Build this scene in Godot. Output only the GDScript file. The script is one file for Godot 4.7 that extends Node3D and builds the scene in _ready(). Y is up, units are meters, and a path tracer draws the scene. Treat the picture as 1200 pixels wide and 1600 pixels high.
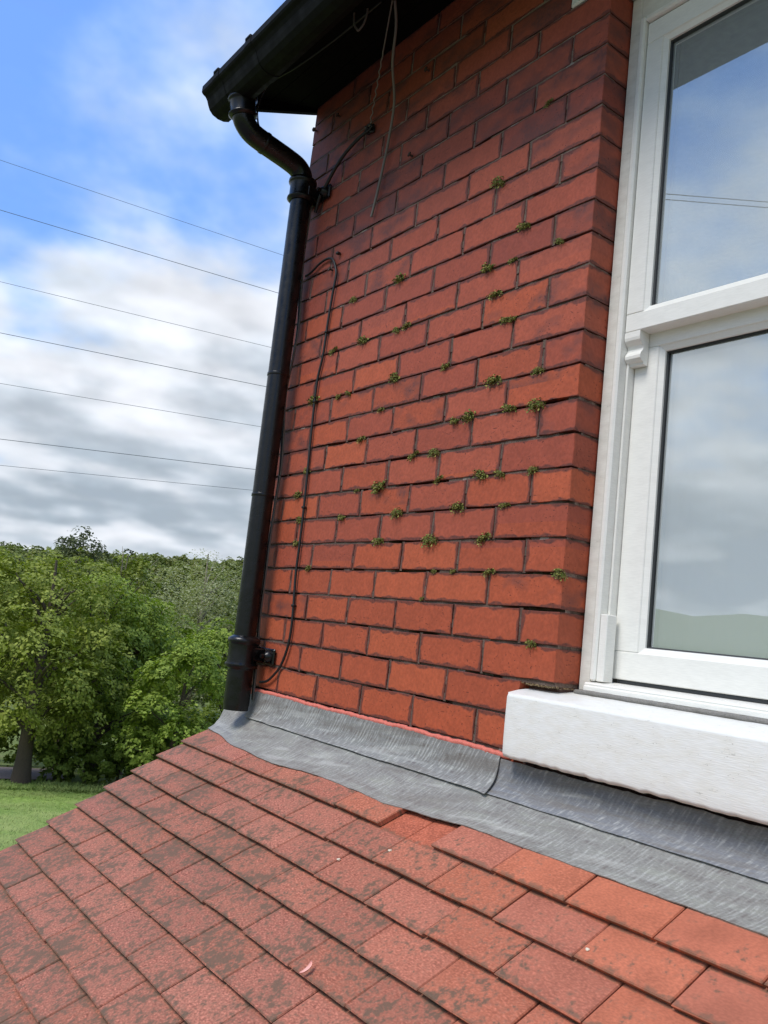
extends Node3D
# Upper wall of a red brick house seen from above a tiled lean-to roof, with a downpipe, a sash window and woodland beyond.
# Axes: wall face in the plane z = 0, x to the right along the wall, y up (y = 0 at a bed joint near window sill height), metres.

const CH := 0.0802      # height of a brick course
const ML := 0.23        # length of a brick and its joint
const WALL_L := -1.402  # left corner of the wall
const EYE := Vector3(1.2410476, -0.1700047, 1.4168221)
const GROUND := -4.3
# roof of tiles: tail line of the uppermost full course, slope direction, gauge, tile width
const RX := -1.409
const RY := -0.5968
const RZ := 0.1836
const RG := 0.0929
const RW := 0.18136
const RT := 0.0145
var rth := deg_to_rad(31.494)
var rng := RandomNumberGenerator.new()
var noise_cache := {}
var used := {}
var mats := {}

# ---------------------------------------------------------------- helpers
func B() -> Dictionary:
	return {"v": PackedVector3Array(), "n": PackedVector3Array(), "u": PackedVector2Array(), "c": PackedColorArray(), "i": PackedInt32Array(), "col": Color.WHITE, "uvf": null}

func facet(b: Dictionary, pts: Array, out: Vector3) -> void:
	# a flat convex polygon whose front looks along out
	var n := Vector3.ZERO
	for k in range(1, pts.size() - 1):
		n += (pts[k] - pts[0]).cross(pts[k + 1] - pts[0])
	if n.length() < 1e-14:
		return
	n = n.normalized()
	var flip := false
	if n.dot(out) < 0.0:
		n = -n
		flip = true
	var base: int = b.v.size()
	for p in pts:
		b.v.append(p)
		b.n.append(n)
		b.c.append(b.col)
		b.u.append(b.uvf.call(p) if b.uvf != null else Vector2(p.x, -p.y))
	for k in range(1, pts.size() - 1):
		if flip:
			b.i.append_array([base, base + k, base + k + 1])
		else:
			b.i.append_array([base, base + k + 1, base + k])

func cbox(b: Dictionary, lo: Vector3, hi: Vector3, ch := 0.002, xf := Transform3D.IDENTITY) -> void:
	# a box with chamfered edges
	var c := (lo + hi) * 0.5
	var h := (hi - lo) * 0.5
	ch = minf(ch, minf(h.x, minf(h.y, h.z)) * 0.9)
	var i := h - Vector3.ONE * ch
	var cx: Vector3 = xf * c
	for ax in 3:
		for s in [-1.0, 1.0]:
			var a1 := (ax + 1) % 3
			var a2 := (ax + 2) % 3
			var pts := []
			for st in [[-1, -1], [1, -1], [1, 1], [-1, 1]]:
				var p := Vector3.ZERO
				p[ax] = s * h[ax]
				p[a1] = st[0] * i[a1]
				p[a2] = st[1] * i[a2]
				pts.append(xf * (c + p))
			var o := Vector3.ZERO
			o[ax] = s
			facet(b, pts, xf.basis * o)
	for ax in 3:
		var a1 := (ax + 1) % 3
		var a2 := (ax + 2) % 3
		for s in [[-1, -1], [1, -1], [1, 1], [-1, 1]]:
			var pts := []
			for e in [[-1, 0], [1, 0], [1, 1], [-1, 1]]:
				var p := Vector3.ZERO
				p[ax] = e[0] * i[ax]
				if e[1] == 0:
					p[a1] = s[0] * h[a1]
					p[a2] = s[1] * i[a2]
				else:
					p[a1] = s[0] * i[a1]
					p[a2] = s[1] * h[a2]
				pts.append(xf * (c + p))
			var o := Vector3.ZERO
			o[a1] = s[0]
			o[a2] = s[1]
			facet(b, pts, xf.basis * o)
	for sx in [-1, 1]:
		for sy in [-1, 1]:
			for sz in [-1, 1]:
				var s := Vector3(sx, sy, sz)
				facet(b, [xf * (c + s * Vector3(h.x, i.y, i.z)), xf * (c + s * Vector3(i.x, h.y, i.z)), xf * (c + s * Vector3(i.x, i.y, h.z))], xf.basis * s)

func prism(b: Dictionary, prof: PackedVector2Array, x0: float, x1: float) -> void:
	# a profile of (z, y) points run along x
	var mid := Vector2.ZERO
	for p in prof:
		mid += p / prof.size()
	var cw := Geometry2D.is_polygon_clockwise(prof)
	for k in prof.size():
		var p := prof[k]
		var q := prof[(k + 1) % prof.size()]
		var d := q - p
		var o := Vector2(-d.y, d.x) if cw else Vector2(d.y, -d.x)
		facet(b, [Vector3(x0, p.y, p.x), Vector3(x1, p.y, p.x), Vector3(x1, q.y, q.x), Vector3(x0, q.y, q.x)], Vector3(0, o.y, o.x))
	var tri := Geometry2D.triangulate_polygon(prof)
	for k in range(0, tri.size(), 3):
		for e in [[x0, -1.0], [x1, 1.0]]:
			facet(b, [Vector3(e[0], prof[tri[k]].y, prof[tri[k]].x), Vector3(e[0], prof[tri[k + 1]].y, prof[tri[k + 1]].x), Vector3(e[0], prof[tri[k + 2]].y, prof[tri[k + 2]].x)], Vector3(e[1], 0, 0))

func tube(b: Dictionary, pts: Array, rad: Variant, sides := 8, caps := true) -> void:
	var base: int = b.v.size()
	var n := pts.size()
	var up := Vector3(0.13, 0.31, 0.94).normalized()
	for k in n:
		var t: Vector3 = (pts[mini(k + 1, n - 1)] - pts[maxi(k - 1, 0)]).normalized()
		var side := t.cross(up)
		if side.length() < 0.1:
			side = t.cross(Vector3.RIGHT)
		side = side.normalized()
		var nn := side.cross(t).normalized()
		up = nn
		var r: float = rad if rad is float else rad[k]
		var slope := 0.0
		if not rad is float:
			slope = (rad[mini(k + 1, n - 1)] - rad[maxi(k - 1, 0)]) / maxf((pts[mini(k + 1, n - 1)] - pts[maxi(k - 1, 0)]).length(), 1e-5)
		for s in sides + 1:
			var a := TAU * s / sides
			var d := side * cos(a) + nn * sin(a)
			b.v.append(pts[k] + d * r)
			b.n.append((d - t * slope).normalized())
			b.c.append(b.col)
			b.u.append(Vector2(float(s) / sides, k * 0.2))
	for k in n - 1:
		for s in sides:
			var a: int = base + k * (sides + 1) + s
			var c: int = a + sides + 1
			b.i.append_array([a, a + 1, c, a + 1, c + 1, c])
	if caps:
		for e in [0, n - 1]:
			var ring := []
			for s in sides:
				ring.append(b.v[base + e * (sides + 1) + s])
			facet(b, ring, (pts[e] - pts[1 if e == 0 else n - 2]))

func spline(pts: Array, per := 6) -> Array:
	var out := []
	for k in pts.size() - 1:
		var p0: Vector3 = pts[maxi(k - 1, 0)]
		var p3: Vector3 = pts[mini(k + 2, pts.size() - 1)]
		for j in per:
			out.append((pts[k] as Vector3).cubic_interpolate(pts[k + 1], p0, p3, float(j) / per))
	out.append(pts[-1])
	return out

func mesh_of(b: Dictionary, colored := false) -> ArrayMesh:
	var arr := []
	arr.resize(Mesh.ARRAY_MAX)
	arr[Mesh.ARRAY_VERTEX] = b.v
	arr[Mesh.ARRAY_NORMAL] = b.n
	arr[Mesh.ARRAY_TEX_UV] = b.u
	if colored:
		arr[Mesh.ARRAY_COLOR] = b.c
	arr[Mesh.ARRAY_INDEX] = b.i
	var m := ArrayMesh.new()
	m.add_surface_from_arrays(Mesh.PRIMITIVE_TRIANGLES, arr)
	return m

func numbered(called: String) -> String:
	if not used.has(called):
		used[called] = 0
		return called
	used[called] += 1
	return "%s_%03d" % [called, used[called]]

func obj(called: String, b: Dictionary, m: Material, parent: Node3D = null, colored := false) -> MeshInstance3D:
	return put(called, mesh_of(b, colored), m, parent)

func put(called: String, mesh: Mesh, m: Material, parent: Node3D = null) -> MeshInstance3D:
	var o := MeshInstance3D.new()
	o.mesh = mesh
	o.material_override = m
	if parent == null:
		o.name = numbered(called)
		add_child(o)
	else:
		o.name = called
		parent.add_child(o, true)
	return o

func thing(called: String, label: String, category: String, at := Vector3.ZERO, group := "") -> Node3D:
	var o := Node3D.new()
	o.name = numbered(called)
	add_child(o)
	o.position = at
	return tag(o, label, category, group)

func tag(o: Node3D, label: String, category: String, group := "", kind := "") -> Node3D:
	o.set_meta("label", label)
	o.set_meta("category", category)
	if group:
		o.set_meta("group", group)
	if kind:
		o.set_meta("kind", kind)
	return o

func rnd(a: float, b: float) -> float:
	return rng.randf_range(a, b)

func noise_bytes(sd: int, freq: float, octaves := 4, type := FastNoiseLite.TYPE_SIMPLEX_SMOOTH, ridged := false) -> PackedByteArray:
	var n := FastNoiseLite.new()
	n.seed = sd
	n.frequency = freq
	n.noise_type = type
	n.fractal_octaves = octaves
	n.fractal_type = FastNoiseLite.FRACTAL_RIDGED if ridged else FastNoiseLite.FRACTAL_FBM
	var im := n.get_seamless_image(512, 512)
	im.convert(Image.FORMAT_L8)
	return im.get_data()

func std(col: Color, rough := 0.8, met := 0.0, spec := 0.5) -> StandardMaterial3D:
	var m := StandardMaterial3D.new()
	m.albedo_color = col
	m.roughness = rough
	m.metallic = met
	m.metallic_specular = spec
	return m

func tex_of(w: int, h: int, data: PackedByteArray, fmt := Image.FORMAT_RGB8) -> ImageTexture:
	return ImageTexture.create_from_image(Image.create_from_data(w, h, false, fmt, data))

func mottled(c0: Color, c1: Color, c2: Color, sd: int, freq: float, scale: float, rough := 0.85, relief := 0.0) -> StandardMaterial3D:
	# a triplanar material of three colours in patches with fine grain
	var a := noise_bytes(sd, freq, 5)
	var g := noise_bytes(sd + 1, 0.12, 3)
	var d := PackedByteArray()
	d.resize(512 * 512 * 3)
	for k in 512 * 512:
		var t := a[k] / 255.0
		var c := c0.lerp(c1, clampf((t - 0.25) * 2.6, 0, 1)).lerp(c2, clampf((t - 0.62) * 5.0, 0, 1))
		var s := 0.86 + 0.28 * g[k] / 255.0
		d[k * 3] = int(clampf(c.r * s, 0, 1) * 255)
		d[k * 3 + 1] = int(clampf(c.g * s, 0, 1) * 255)
		d[k * 3 + 2] = int(clampf(c.b * s, 0, 1) * 255)
	var m := std(Color.WHITE, rough)
	m.albedo_texture = tex_of(512, 512, d)
	m.uv1_triplanar = true
	m.uv1_world_triplanar = true
	m.uv1_scale = Vector3.ONE * scale
	if relief > 0.0:
		m.heightmap_enabled = true
		m.heightmap_scale = relief
		m.heightmap_texture = tex_of(512, 512, g, Image.FORMAT_L8)
	return m

# ---------------------------------------------------------------- terrain
var tn := FastNoiseLite.new()

func land(x: float, z: float) -> float:
	var dx := x - EYE.x
	var dz := z - EYE.z
	var r := sqrt(dx * dx + dz * dz)
	var y := GROUND
	y -= 3.0 * smoothstep(6.0, 36.0, r)
	y -= 1.4 * smoothstep(36.0, 50.0, r)
	y += (14.0 + 3.0 * smoothstep(0.25, 0.5, -dz / maxf(r, 1.0))) * smoothstep(55.0, 290.0, r)
	y += lerpf(10.0, 48.0, smoothstep(-0.35, 0.35, dz / maxf(r, 1.0))) * smoothstep(300.0, 1000.0, r)
	var w := smoothstep(5.0, 60.0, r)
	y += tn.get_noise_2d(x, z) * (0.5 * w + 5.0 * smoothstep(90.0, 300.0, r) + 22.0 * smoothstep(400.0, 900.0, r))
	return y

func from_eye(az: float, dist: float) -> Vector3:
	var a := deg_to_rad(az)
	var x := EYE.x + dist * sin(a)
	var z := EYE.z - dist * cos(a)
	return Vector3(x, land(x, z), z)

# ---------------------------------------------------------------- sky
func make_sky() -> Sky:
	var w := 2304
	var h := 1152
	var n := FastNoiseLite.new()
	n.seed = 11
	n.noise_type = FastNoiseLite.TYPE_SIMPLEX_SMOOTH
	n.frequency = 1.0
	n.fractal_octaves = 7
	n.fractal_gain = 0.56
	var n2 := FastNoiseLite.new()
	n2.seed = 5
	n2.frequency = 1.0
	n2.fractal_octaves = 4
	var d := PackedByteArray()
	d.resize(w * h * 3)
	# direction of the blue opening seen beside the pipe, and others like it elsewhere round the sky
	var gaps := []
	for g in [[-63.0, 21.0, 7.5, 0.5], [-64.0, 28.5, 9.0, 0.42], [-70.0, 35.0, 9.0, 0.2], [-79.5, 17.0, 9.0, -0.3], [-73.0, 15.0, 8.0, -0.3], [-82.0, 35.0, 13.0, -0.30], [-72.0, 41.0, 10.0, -0.12], [-80.5, 25.0, 8.0, -0.32], [-66.0, 34.0, 7.0, -0.12], [10.0, 30.0, 18.0, 0.3], [80.0, 45.0, 20.0, 0.3], [150.0, 28.0, 16.0, 0.35], [-150.0, 40.0, 18.0, 0.3], [-115.0, 30.0, 12.0, 0.3], [40.0, 62.0, 18.0, 0.3]]:
		var a := deg_to_rad(g[0])
		var e := deg_to_rad(g[1])
		gaps.append([g[1], g[2], Vector3(sin(a) * cos(e), sin(e), -cos(a) * cos(e)), cos(deg_to_rad(g[2])), g[3]])
	var hh := h / 2 + 2
	for py in hh:
		var el := (0.5 - (py + 0.5) / h) * PI
		var se := sin(maxf(el, 0.0))
		var ce := cos(el)
		var near_gaps := gaps.filter(func(g): return absf(rad_to_deg(el) - g[0]) < g[1] * 1.5 + 3.0)
		for px in w:
			var az := ((px + 0.5) / w - 0.5) * TAU
			# Godot's panorama: the middle column looks along -z
			var dx := sin(az) * ce
			var dz := -cos(az) * ce
			# clouds on a gently curved sheet
			var k := 1.0 / (se + 0.16)
			var cx := dx * k
			var cz := dz * k
			var c := 0.52 + 0.62 * n.get_noise_3d(cx * 1.15, cz * 1.15, 13.0)
			for g in near_gaps:
				var dt: float = g[2].x * dx + g[2].y * se + g[2].z * dz
				if dt > g[3] - 0.06:
					c -= g[4] * smoothstep(g[3] - 0.05, 1.0 - (1.0 - g[3]) * 0.25, dt)
			# unbroken cloud low down, with a grey layer a little above the skyline
			c += 0.34 * smoothstep(0.34, 0.2, se)
			var cover := smoothstep(0.18, 0.72, c)
			var m := n2.get_noise_3d(cx * 1.7 + 7.0, cz * 1.7, 1.0)
			var band := smoothstep(0.20, 0.155, se + 0.05 * m) * smoothstep(0.065, 0.105, se + 0.03 * m)
			var thick := clampf(smoothstep(0.6, 1.15, c + 0.45 * m) * 0.5 + band * (0.75 + 0.7 * m) * (0.66 + 0.5 * cos(az + 0.6)), 0.0, 1.0)
			# blue of the air, paler low down
			var t := pow(1.0 - se, 3.0)
			var r := lerpf(0.42, 0.52, t)
			var gg := lerpf(0.59, 0.72, t)
			var bb := lerpf(0.88, 0.90, t)
			# clouds: bright thin parts, greyer where thick
			var lum := lerpf(0.88, 0.56, thick) + lerpf(0.05, 0.13, smoothstep(0.1, 0.3, se)) * n2.get_noise_3d(cx * 3.4, cz * 3.4, 9.0)
			r = lerpf(r, lum * lerpf(0.975, 0.90, thick), cover * 0.97)
			gg = lerpf(gg, lum * 0.985, cover * 0.97)
			bb = lerpf(bb, lum * lerpf(1.01, 1.06, thick), cover * 0.97)
			var o := (py * w + px) * 3
			d[o] = int(clampf(r * 0.86, 0, 1) * 255)
			d[o + 1] = int(clampf(gg * 0.86, 0, 1) * 255)
			d[o + 2] = int(clampf(bb * 0.86, 0, 1) * 255)
	for py in range(hh, h):
		for px in w:
			var o := (py * w + px) * 3
			d[o] = 84
			d[o + 1] = 86
			d[o + 2] = 80
	var pm := PanoramaSkyMaterial.new()
	pm.panorama = tex_of(w, h, d)
	pm.energy_multiplier = 1.0
	var sky := Sky.new()
	sky.sky_material = pm
	return sky

# ---------------------------------------------------------------- brick wall
var rows := {}

func row_bricks(k: int) -> Array:
	# [x_left, x_right, tone index] from left to right
	if rows.has(k):
		return rows[k]
	var r := RandomNumberGenerator.new()
	r.seed = 900 + k * 17
	var start := 0.0
	if k == -2 or k == -3:
		start = 0.1315 / ML
	elif k >= 20:
		start = 0.098 / ML
	var out := []
	var u := 0.5 if posmod(k, 2) == 0 else 1.0
	var a := start
	while a < -WALL_L / ML - 0.02:
		while u < a + 0.12:
			u += 1.0
		var e := minf(u, -WALL_L / ML)
		if -WALL_L / ML - e < 0.12:
			e = -WALL_L / ML
		var j := r.randf_range(-0.004, 0.004) if e < 6.0 else 0.0
		out.push_front([-e * ML + 0.0028 + (j if e < 6.0 else -0.0028), -a * ML - (0.0028 if a > start else 0.0), r.randi()])
		if out.size() > 1 :
			out[0][1] = out[1][0] - 0.0068
		a = e
		u += 1.0
	rows[k] = out
	return out

const WX := 1.46
const WW := 1.62
const WT := 1.90
const WH := 2.42

func wall_uv(p: Vector3) -> Vector2:
	return Vector2((p.x - p.z + WX) / WW, (WT - p.y) / WH)

func brick_material() -> StandardMaterial3D:
	var w := 1408
	var h := 1792
	var n1 := noise_bytes(21, 0.008, 5)
	var n2 := noise_bytes(22, 0.09, 3)
	var n3 := noise_bytes(23, 0.02, 4)
	var nr := noise_bytes(24, 0.018, 3, FastNoiseLite.TYPE_SIMPLEX_SMOOTH, true)
	var d := PackedByteArray()
	d.resize(w * h * 3)
	var hd := PackedByteArray()
	hd.resize(w * h)
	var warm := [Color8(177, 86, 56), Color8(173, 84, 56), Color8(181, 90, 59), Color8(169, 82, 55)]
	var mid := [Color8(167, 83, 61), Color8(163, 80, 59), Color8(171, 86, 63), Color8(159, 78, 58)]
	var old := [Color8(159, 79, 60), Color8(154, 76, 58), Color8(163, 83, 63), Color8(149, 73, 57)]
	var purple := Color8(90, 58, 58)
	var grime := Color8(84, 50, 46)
	for py in h:
		var y := WT - (py + 0.5) / h * WH
		var kf := 17.0 - y / CH
		var k := int(floor(kf))
		var list := row_bricks(k)
		var ytop := (17 - k) * CH - 0.0025
		var ybot := (16 - k) * CH + 0.0025
		var ey := minf(ytop - y, y - ybot)
		var bi := 0
		var br: Array = list[0]
		var base: Color
		var blot := 0.0
		var crack := 0.0
		var flaw := 0.0
		var fresh := true
		for px in w:
			var x := (px + 0.5) / w * WW - WX
			while x > br[1] + 0.0028 and bi < list.size() - 1:
				bi += 1
				br = list[bi]
				fresh = true
			if fresh:
				fresh = false
				var id: int = br[2]
				var pick := (id >> 3) % 100
				var share := clampf(kf / 21.0, 0.0, 1.0)  # oranger low, duller high: partly real tone, partly light painted into the bricks
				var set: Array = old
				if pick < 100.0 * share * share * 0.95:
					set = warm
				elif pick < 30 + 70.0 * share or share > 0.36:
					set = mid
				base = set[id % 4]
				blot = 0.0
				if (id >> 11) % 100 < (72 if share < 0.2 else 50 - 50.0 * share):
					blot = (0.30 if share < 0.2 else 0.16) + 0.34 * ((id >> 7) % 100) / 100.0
				crack = 1.0 if (id >> 13) % 100 < 55 else 0.0
				flaw = ((id >> 5) % 100) / 100.0
			var q := (py & 511) * 512 + (px & 511)
			var q2 := ((py * 2 + 131) & 511) * 512 + ((px + 77) & 511)
			var a := n1[q2] / 255.0
			var f := n2[q] / 255.0
			var g := n3[q] / 255.0
			var s := 0.9 + 0.14 * f + 0.1 * (g - 0.5)
			var r := base.r * s
			var gr := base.g * s
			var bl := base.b * s
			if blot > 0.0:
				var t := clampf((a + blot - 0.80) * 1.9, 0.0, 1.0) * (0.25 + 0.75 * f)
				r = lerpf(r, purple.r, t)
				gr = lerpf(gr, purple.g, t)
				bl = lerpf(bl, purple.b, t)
			var e := minf(ey, minf(x - br[0] if bi > 0 or true else 1.0, br[1] - x if bi < list.size() - 1 else 1.0))
			var t2 := clampf((0.0042 + 0.014 * (g - 0.42) + 0.004 * flaw - e) / 0.0034, 0.0, 1.0) * (0.38 + 0.6 * f)
			if t2 > 0.0:
				r = lerpf(r, grime.r, t2)
				gr = lerpf(gr, grime.g, t2)
				bl = lerpf(bl, grime.b, t2)
			var hv := 120.0 + 60.0 * (f - 0.5) + 50.0 * (g - 0.5)
			if crack > 0.0:
				var rv := nr[((py * 3) & 511) * 512 + ((px + int(flaw * 400)) & 511)]
				if rv > 226:
					var t3 := minf(1.0, (rv - 226) / 12.0) * 0.75 * clampf((g - 0.3) * 4.0, 0.0, 1.0)
					r *= 1.0 - t3 * 0.7
					gr *= 1.0 - t3 * 0.7
					bl *= 1.0 - t3 * 0.6
					hv -= 70.0 * t3
			var o := py * w + px
			hd[o] = int(clampf(hv, 0, 255))
			d[o * 3] = int(clampf(r, 0, 1) * 255)
			d[o * 3 + 1] = int(clampf(gr, 0, 1) * 255)
			d[o * 3 + 2] = int(clampf(bl, 0, 1) * 255)
	var m := std(Color.WHITE, 0.62, 0.0, 0.4)
	m.albedo_texture = tex_of(w, h, d)
	m.heightmap_enabled = true
	m.heightmap_scale = 0.2
	m.heightmap_texture = tex_of(w, h, hd, Image.FORMAT_L8)
	return m

func brick_mesh(x0: float, x1: float, y0: float, y1: float, zf: float) -> ArrayMesh:
	# uneven outline with ten points, a worn arris and sides running back into the wall
	var b := B()
	b.uvf = wall_uv
	var ring := []
	var w := x1 - x0
	for t in [0.0, 0.3, 0.68, 1.0]:
		ring.append(Vector2(x0 + w * t, y0))
	ring.append(Vector2(x1, (y0 + y1) * 0.5))
	for t in [1.0, 0.64, 0.33, 0.0]:
		ring.append(Vector2(x0 + w * t, y1))
	ring.append(Vector2(x0, (y0 + y1) * 0.5))
	var outer := []
	var front := []
	var c := Vector2((x0 + x1) * 0.5, (y0 + y1) * 0.5)
	for p in ring:
		var q: Vector2 = p + Vector2(rnd(-0.0011, 0.0011), rnd(-0.0015, 0.0015))
		var inward := Vector2(signf(c.x - p.x) if absf(c.x - p.x) > w * 0.45 else 0.0, signf(c.y - p.y) if absf(c.y - p.y) > 0.03 else 0.0)
		outer.append(Vector3(q.x, q.y, zf - rnd(0.0010, 0.0019)))
		var i2: Vector2 = q + inward * rnd(0.0007, 0.0016)
		front.append(Vector3(i2.x, i2.y, zf + rnd(-0.0003, 0.0003)))
	var mid := Vector3(c.x, c.y, zf - 0.05)
	var n := ring.size()
	facet(b, front, Vector3(0, 0, 1))
	for k in n:
		var j := (k + 1) % n
		var o: Vector3 = (outer[k] + outer[j]) * 0.5 - mid
		facet(b, [outer[k], outer[j], front[j], front[k]], o + Vector3(0, 0, 0.04))
		facet(b, [outer[k], outer[j], outer[j] * Vector3(1, 1, 0) + Vector3(0, 0, -0.1), outer[k] * Vector3(1, 1, 0) + Vector3(0, 0, -0.1)], o * Vector3(1, 1, 0))
	return mesh_of(b)

func mortar_mesh(k: int) -> ArrayMesh:
	# bed joint under course k and the upright joints of course k; mortar stands at uneven depths and is missing in places
	var b := B()
	var y := (16 - k) * CH
	var upper := clampf((6.0 - k) / 8.0, 0.0, 1.0)
	var pale := Color(0.34, 0.25, 0.21)
	var dark := Color(0.15, 0.108, 0.09)
	var steps := 54
	var prev_z := -0.006
	var xr := -0.001
	if k == -4 or k == -3:
		xr = -0.132
	elif k >= 19:
		xr = -0.1
	if k == 19:
		xr = -0.001
	var gap := 0
	var z := -0.006
	var col := dark
	for s in steps:
		var x0 := lerpf(WALL_L + 0.004, xr, float(s) / steps)
		var x1 := lerpf(WALL_L + 0.004, xr, float(s + 1) / steps)
		if gap <= 0 and rng.randf() < 0.10 * (1.0 - 0.6 * upper):
			gap = rng.randi_range(2, 8)
		if gap > 0:
			gap -= 1
			z = rnd(-0.03, -0.016)
		else:
			z = rnd(-0.0056, -0.0026) if upper < 0.5 else rnd(-0.0032, -0.0010)
		col = dark.lerp(pale, clampf(upper * 0.75 + rnd(-0.1, 0.25), 0, 1))
		if rng.randf() < 0.03:
			col = Color(0.42, 0.38, 0.35)
		b.col = col
		var h0 := 0.0048
		facet(b, [Vector3(x0, y - h0, prev_z), Vector3(x1, y - h0, z), Vector3(x1, y + h0, z), Vector3(x0, y + h0, prev_z)], Vector3(0, 0, 1))
		prev_z = z
	# round the corner into the window reveal
	if xr > -0.05:
		var pl := [Vector3(xr, y - 0.0048, prev_z), Vector3(xr, y + 0.0048, prev_z)]
		for s in 5:
			b.col = dark.lerp(pale, rnd(0.2, 1.0))
			var zz := prev_z - 0.004 - (s + 1) * 0.015
			var nx := -0.004 + rnd(-0.003, 0.002)
			var nl := [Vector3(nx, y - 0.0048, zz), Vector3(nx, y + 0.0048, zz)]
			facet(b, [pl[0], nl[0], nl[1], pl[1]], Vector3(1, 0, 0.1))
			pl = nl
	var list := row_bricks(k)
	for j in list.size() - 1:
		var xa: float = list[j][1]
		var xb: float = list[j + 1][0]
		for s in 4:
			var ya := y + CH * s / 4.0
			var yb := y + CH * (s + 1) / 4.0
			b.col = dark.lerp(pale, clampf(upper * 0.9 + rnd(-0.05, 0.3), 0, 1))
			var zz := rnd(-0.0045, -0.0015)
			facet(b, [Vector3(xa - 0.002, ya, zz), Vector3(xb + 0.002, ya, zz), Vector3(xb + 0.002, yb, zz), Vector3(xa - 0.002, yb, zz)], Vector3(0, 0, 1))
	return mesh_of(b, true)

func box_part(called: String, lo: Vector3, hi: Vector3, m: Material, parent: Node3D, ch := 0.002) -> MeshInstance3D:
	var b := B()
	cbox(b, lo, hi, ch)
	return obj(called, b, m, parent)

func build_house() -> void:
	var house := thing("brick_house", "red brick house wall with white sash window above the tiled roof", "house", Vector3(0, 0, 0))
	var core_mat := mottled(Color8(96, 70, 62), Color8(112, 84, 74), Color8(82, 62, 56), 41, 0.03, 2.0, 0.95)
	var b := B()
	var cz := -0.032
	cbox(b, Vector3(WALL_L + 0.006, GROUND - 1.0, -0.3), Vector3(-0.008, 1.80, cz), 0.001)
	var front := obj("front_wall", b, core_mat, house)
	var side_mat := mottled(Color8(140, 66, 52), Color8(156, 74, 58), Color8(120, 60, 52), 43, 0.03, 1.5, 0.9)
	box_part("wall_below_window", Vector3(-0.008, GROUND - 1.0, -0.3), Vector3(1.12, -0.262, cz), core_mat, house, 0.001)
	box_part("wall_beyond_window", Vector3(1.10, GROUND - 1.0, -0.3), Vector3(4.2, 1.80, -0.002), side_mat, house, 0.001)
	box_part("wall_above_window", Vector3(-0.008, 1.605, -0.3), Vector3(1.10, 1.80, cz), core_mat, house, 0.001)
	box_part("side_wall", Vector3(WALL_L + 0.003, GROUND - 1.0, -7.0), Vector3(-1.16, 1.80, -0.3), side_mat, house, 0.001)
	box_part("rear_wall", Vector3(-1.16, GROUND - 1.0, -7.0), Vector3(4.2, 1.80, -6.75), side_mat, house, 0.001)
	box_part("far_side_wall", Vector3(3.95, GROUND - 1.0, -6.75), Vector3(4.2, 1.80, -0.3), side_mat, house, 0.001)
	# bricks, one by one
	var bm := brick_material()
	for k in range(-5, 23):
		var jw := 0.6 if k < 4 else (0.76 if k < 11 else 0.92)
		for br in row_bricks(k):
			var y1 := (17 - k) * CH - rnd(0.0027, 0.0042) * jw
			var y0 := (16 - k) * CH + rnd(0.0027, 0.0042) * jw
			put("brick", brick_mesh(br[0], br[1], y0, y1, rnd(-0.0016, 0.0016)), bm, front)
	var mm := mottled(Color8(215, 208, 200), Color8(235, 230, 224), Color8(255, 252, 246), 47, 0.04, 9.0, 0.95, 0.12)
	mm.vertex_color_use_as_albedo = true
	for k in range(-5, 22):
		put("mortar", mortar_mesh(k), mm, front)
	# white painted lintel over the window
	var paint := paint_material(61, Color8(226, 226, 220), Color8(214, 212, 204), 0.06)
	mats.paint = paint
	var lb := B()
	cbox(lb, Vector3(-0.1285, 1.4465, -0.3), Vector3(1.22, 1.6015, 0.004), 0.004)
	obj("lintel", lb, paint, house)
	build_sill(house)
	build_window(house)
	build_eaves(house)
	# the room behind the window, closed on all sides
	var plaster := mottled(Color8(176, 172, 164), Color8(184, 180, 172), Color8(170, 166, 158), 67, 0.01, 0.5, 0.95)
	var room := B()
	cbox(room, Vector3(-1.1, -1.2, -4.1), Vector3(-1.0, 1.8, -0.3), 0.001)
	cbox(room, Vector3(3.0, -1.2, -4.1), Vector3(3.1, 1.8, -0.3), 0.001)
	cbox(room, Vector3(-1.0, -1.2, -4.1), Vector3(3.0, 1.8, -4.0), 0.001)
	obj("room_wall", room, plaster, house)
	box_part("room_floor", Vector3(-1.1, -1.3, -4.1), Vector3(3.1, -1.2, -0.3), mottled(Color8(112, 96, 82), Color8(120, 102, 88), Color8(102, 88, 76), 69, 0.02, 1.0), house, 0.001)
	box_part("room_ceiling", Vector3(-1.1, 1.62, -4.1), Vector3(3.1, 1.72, -0.302), plaster, house, 0.001)

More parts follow.
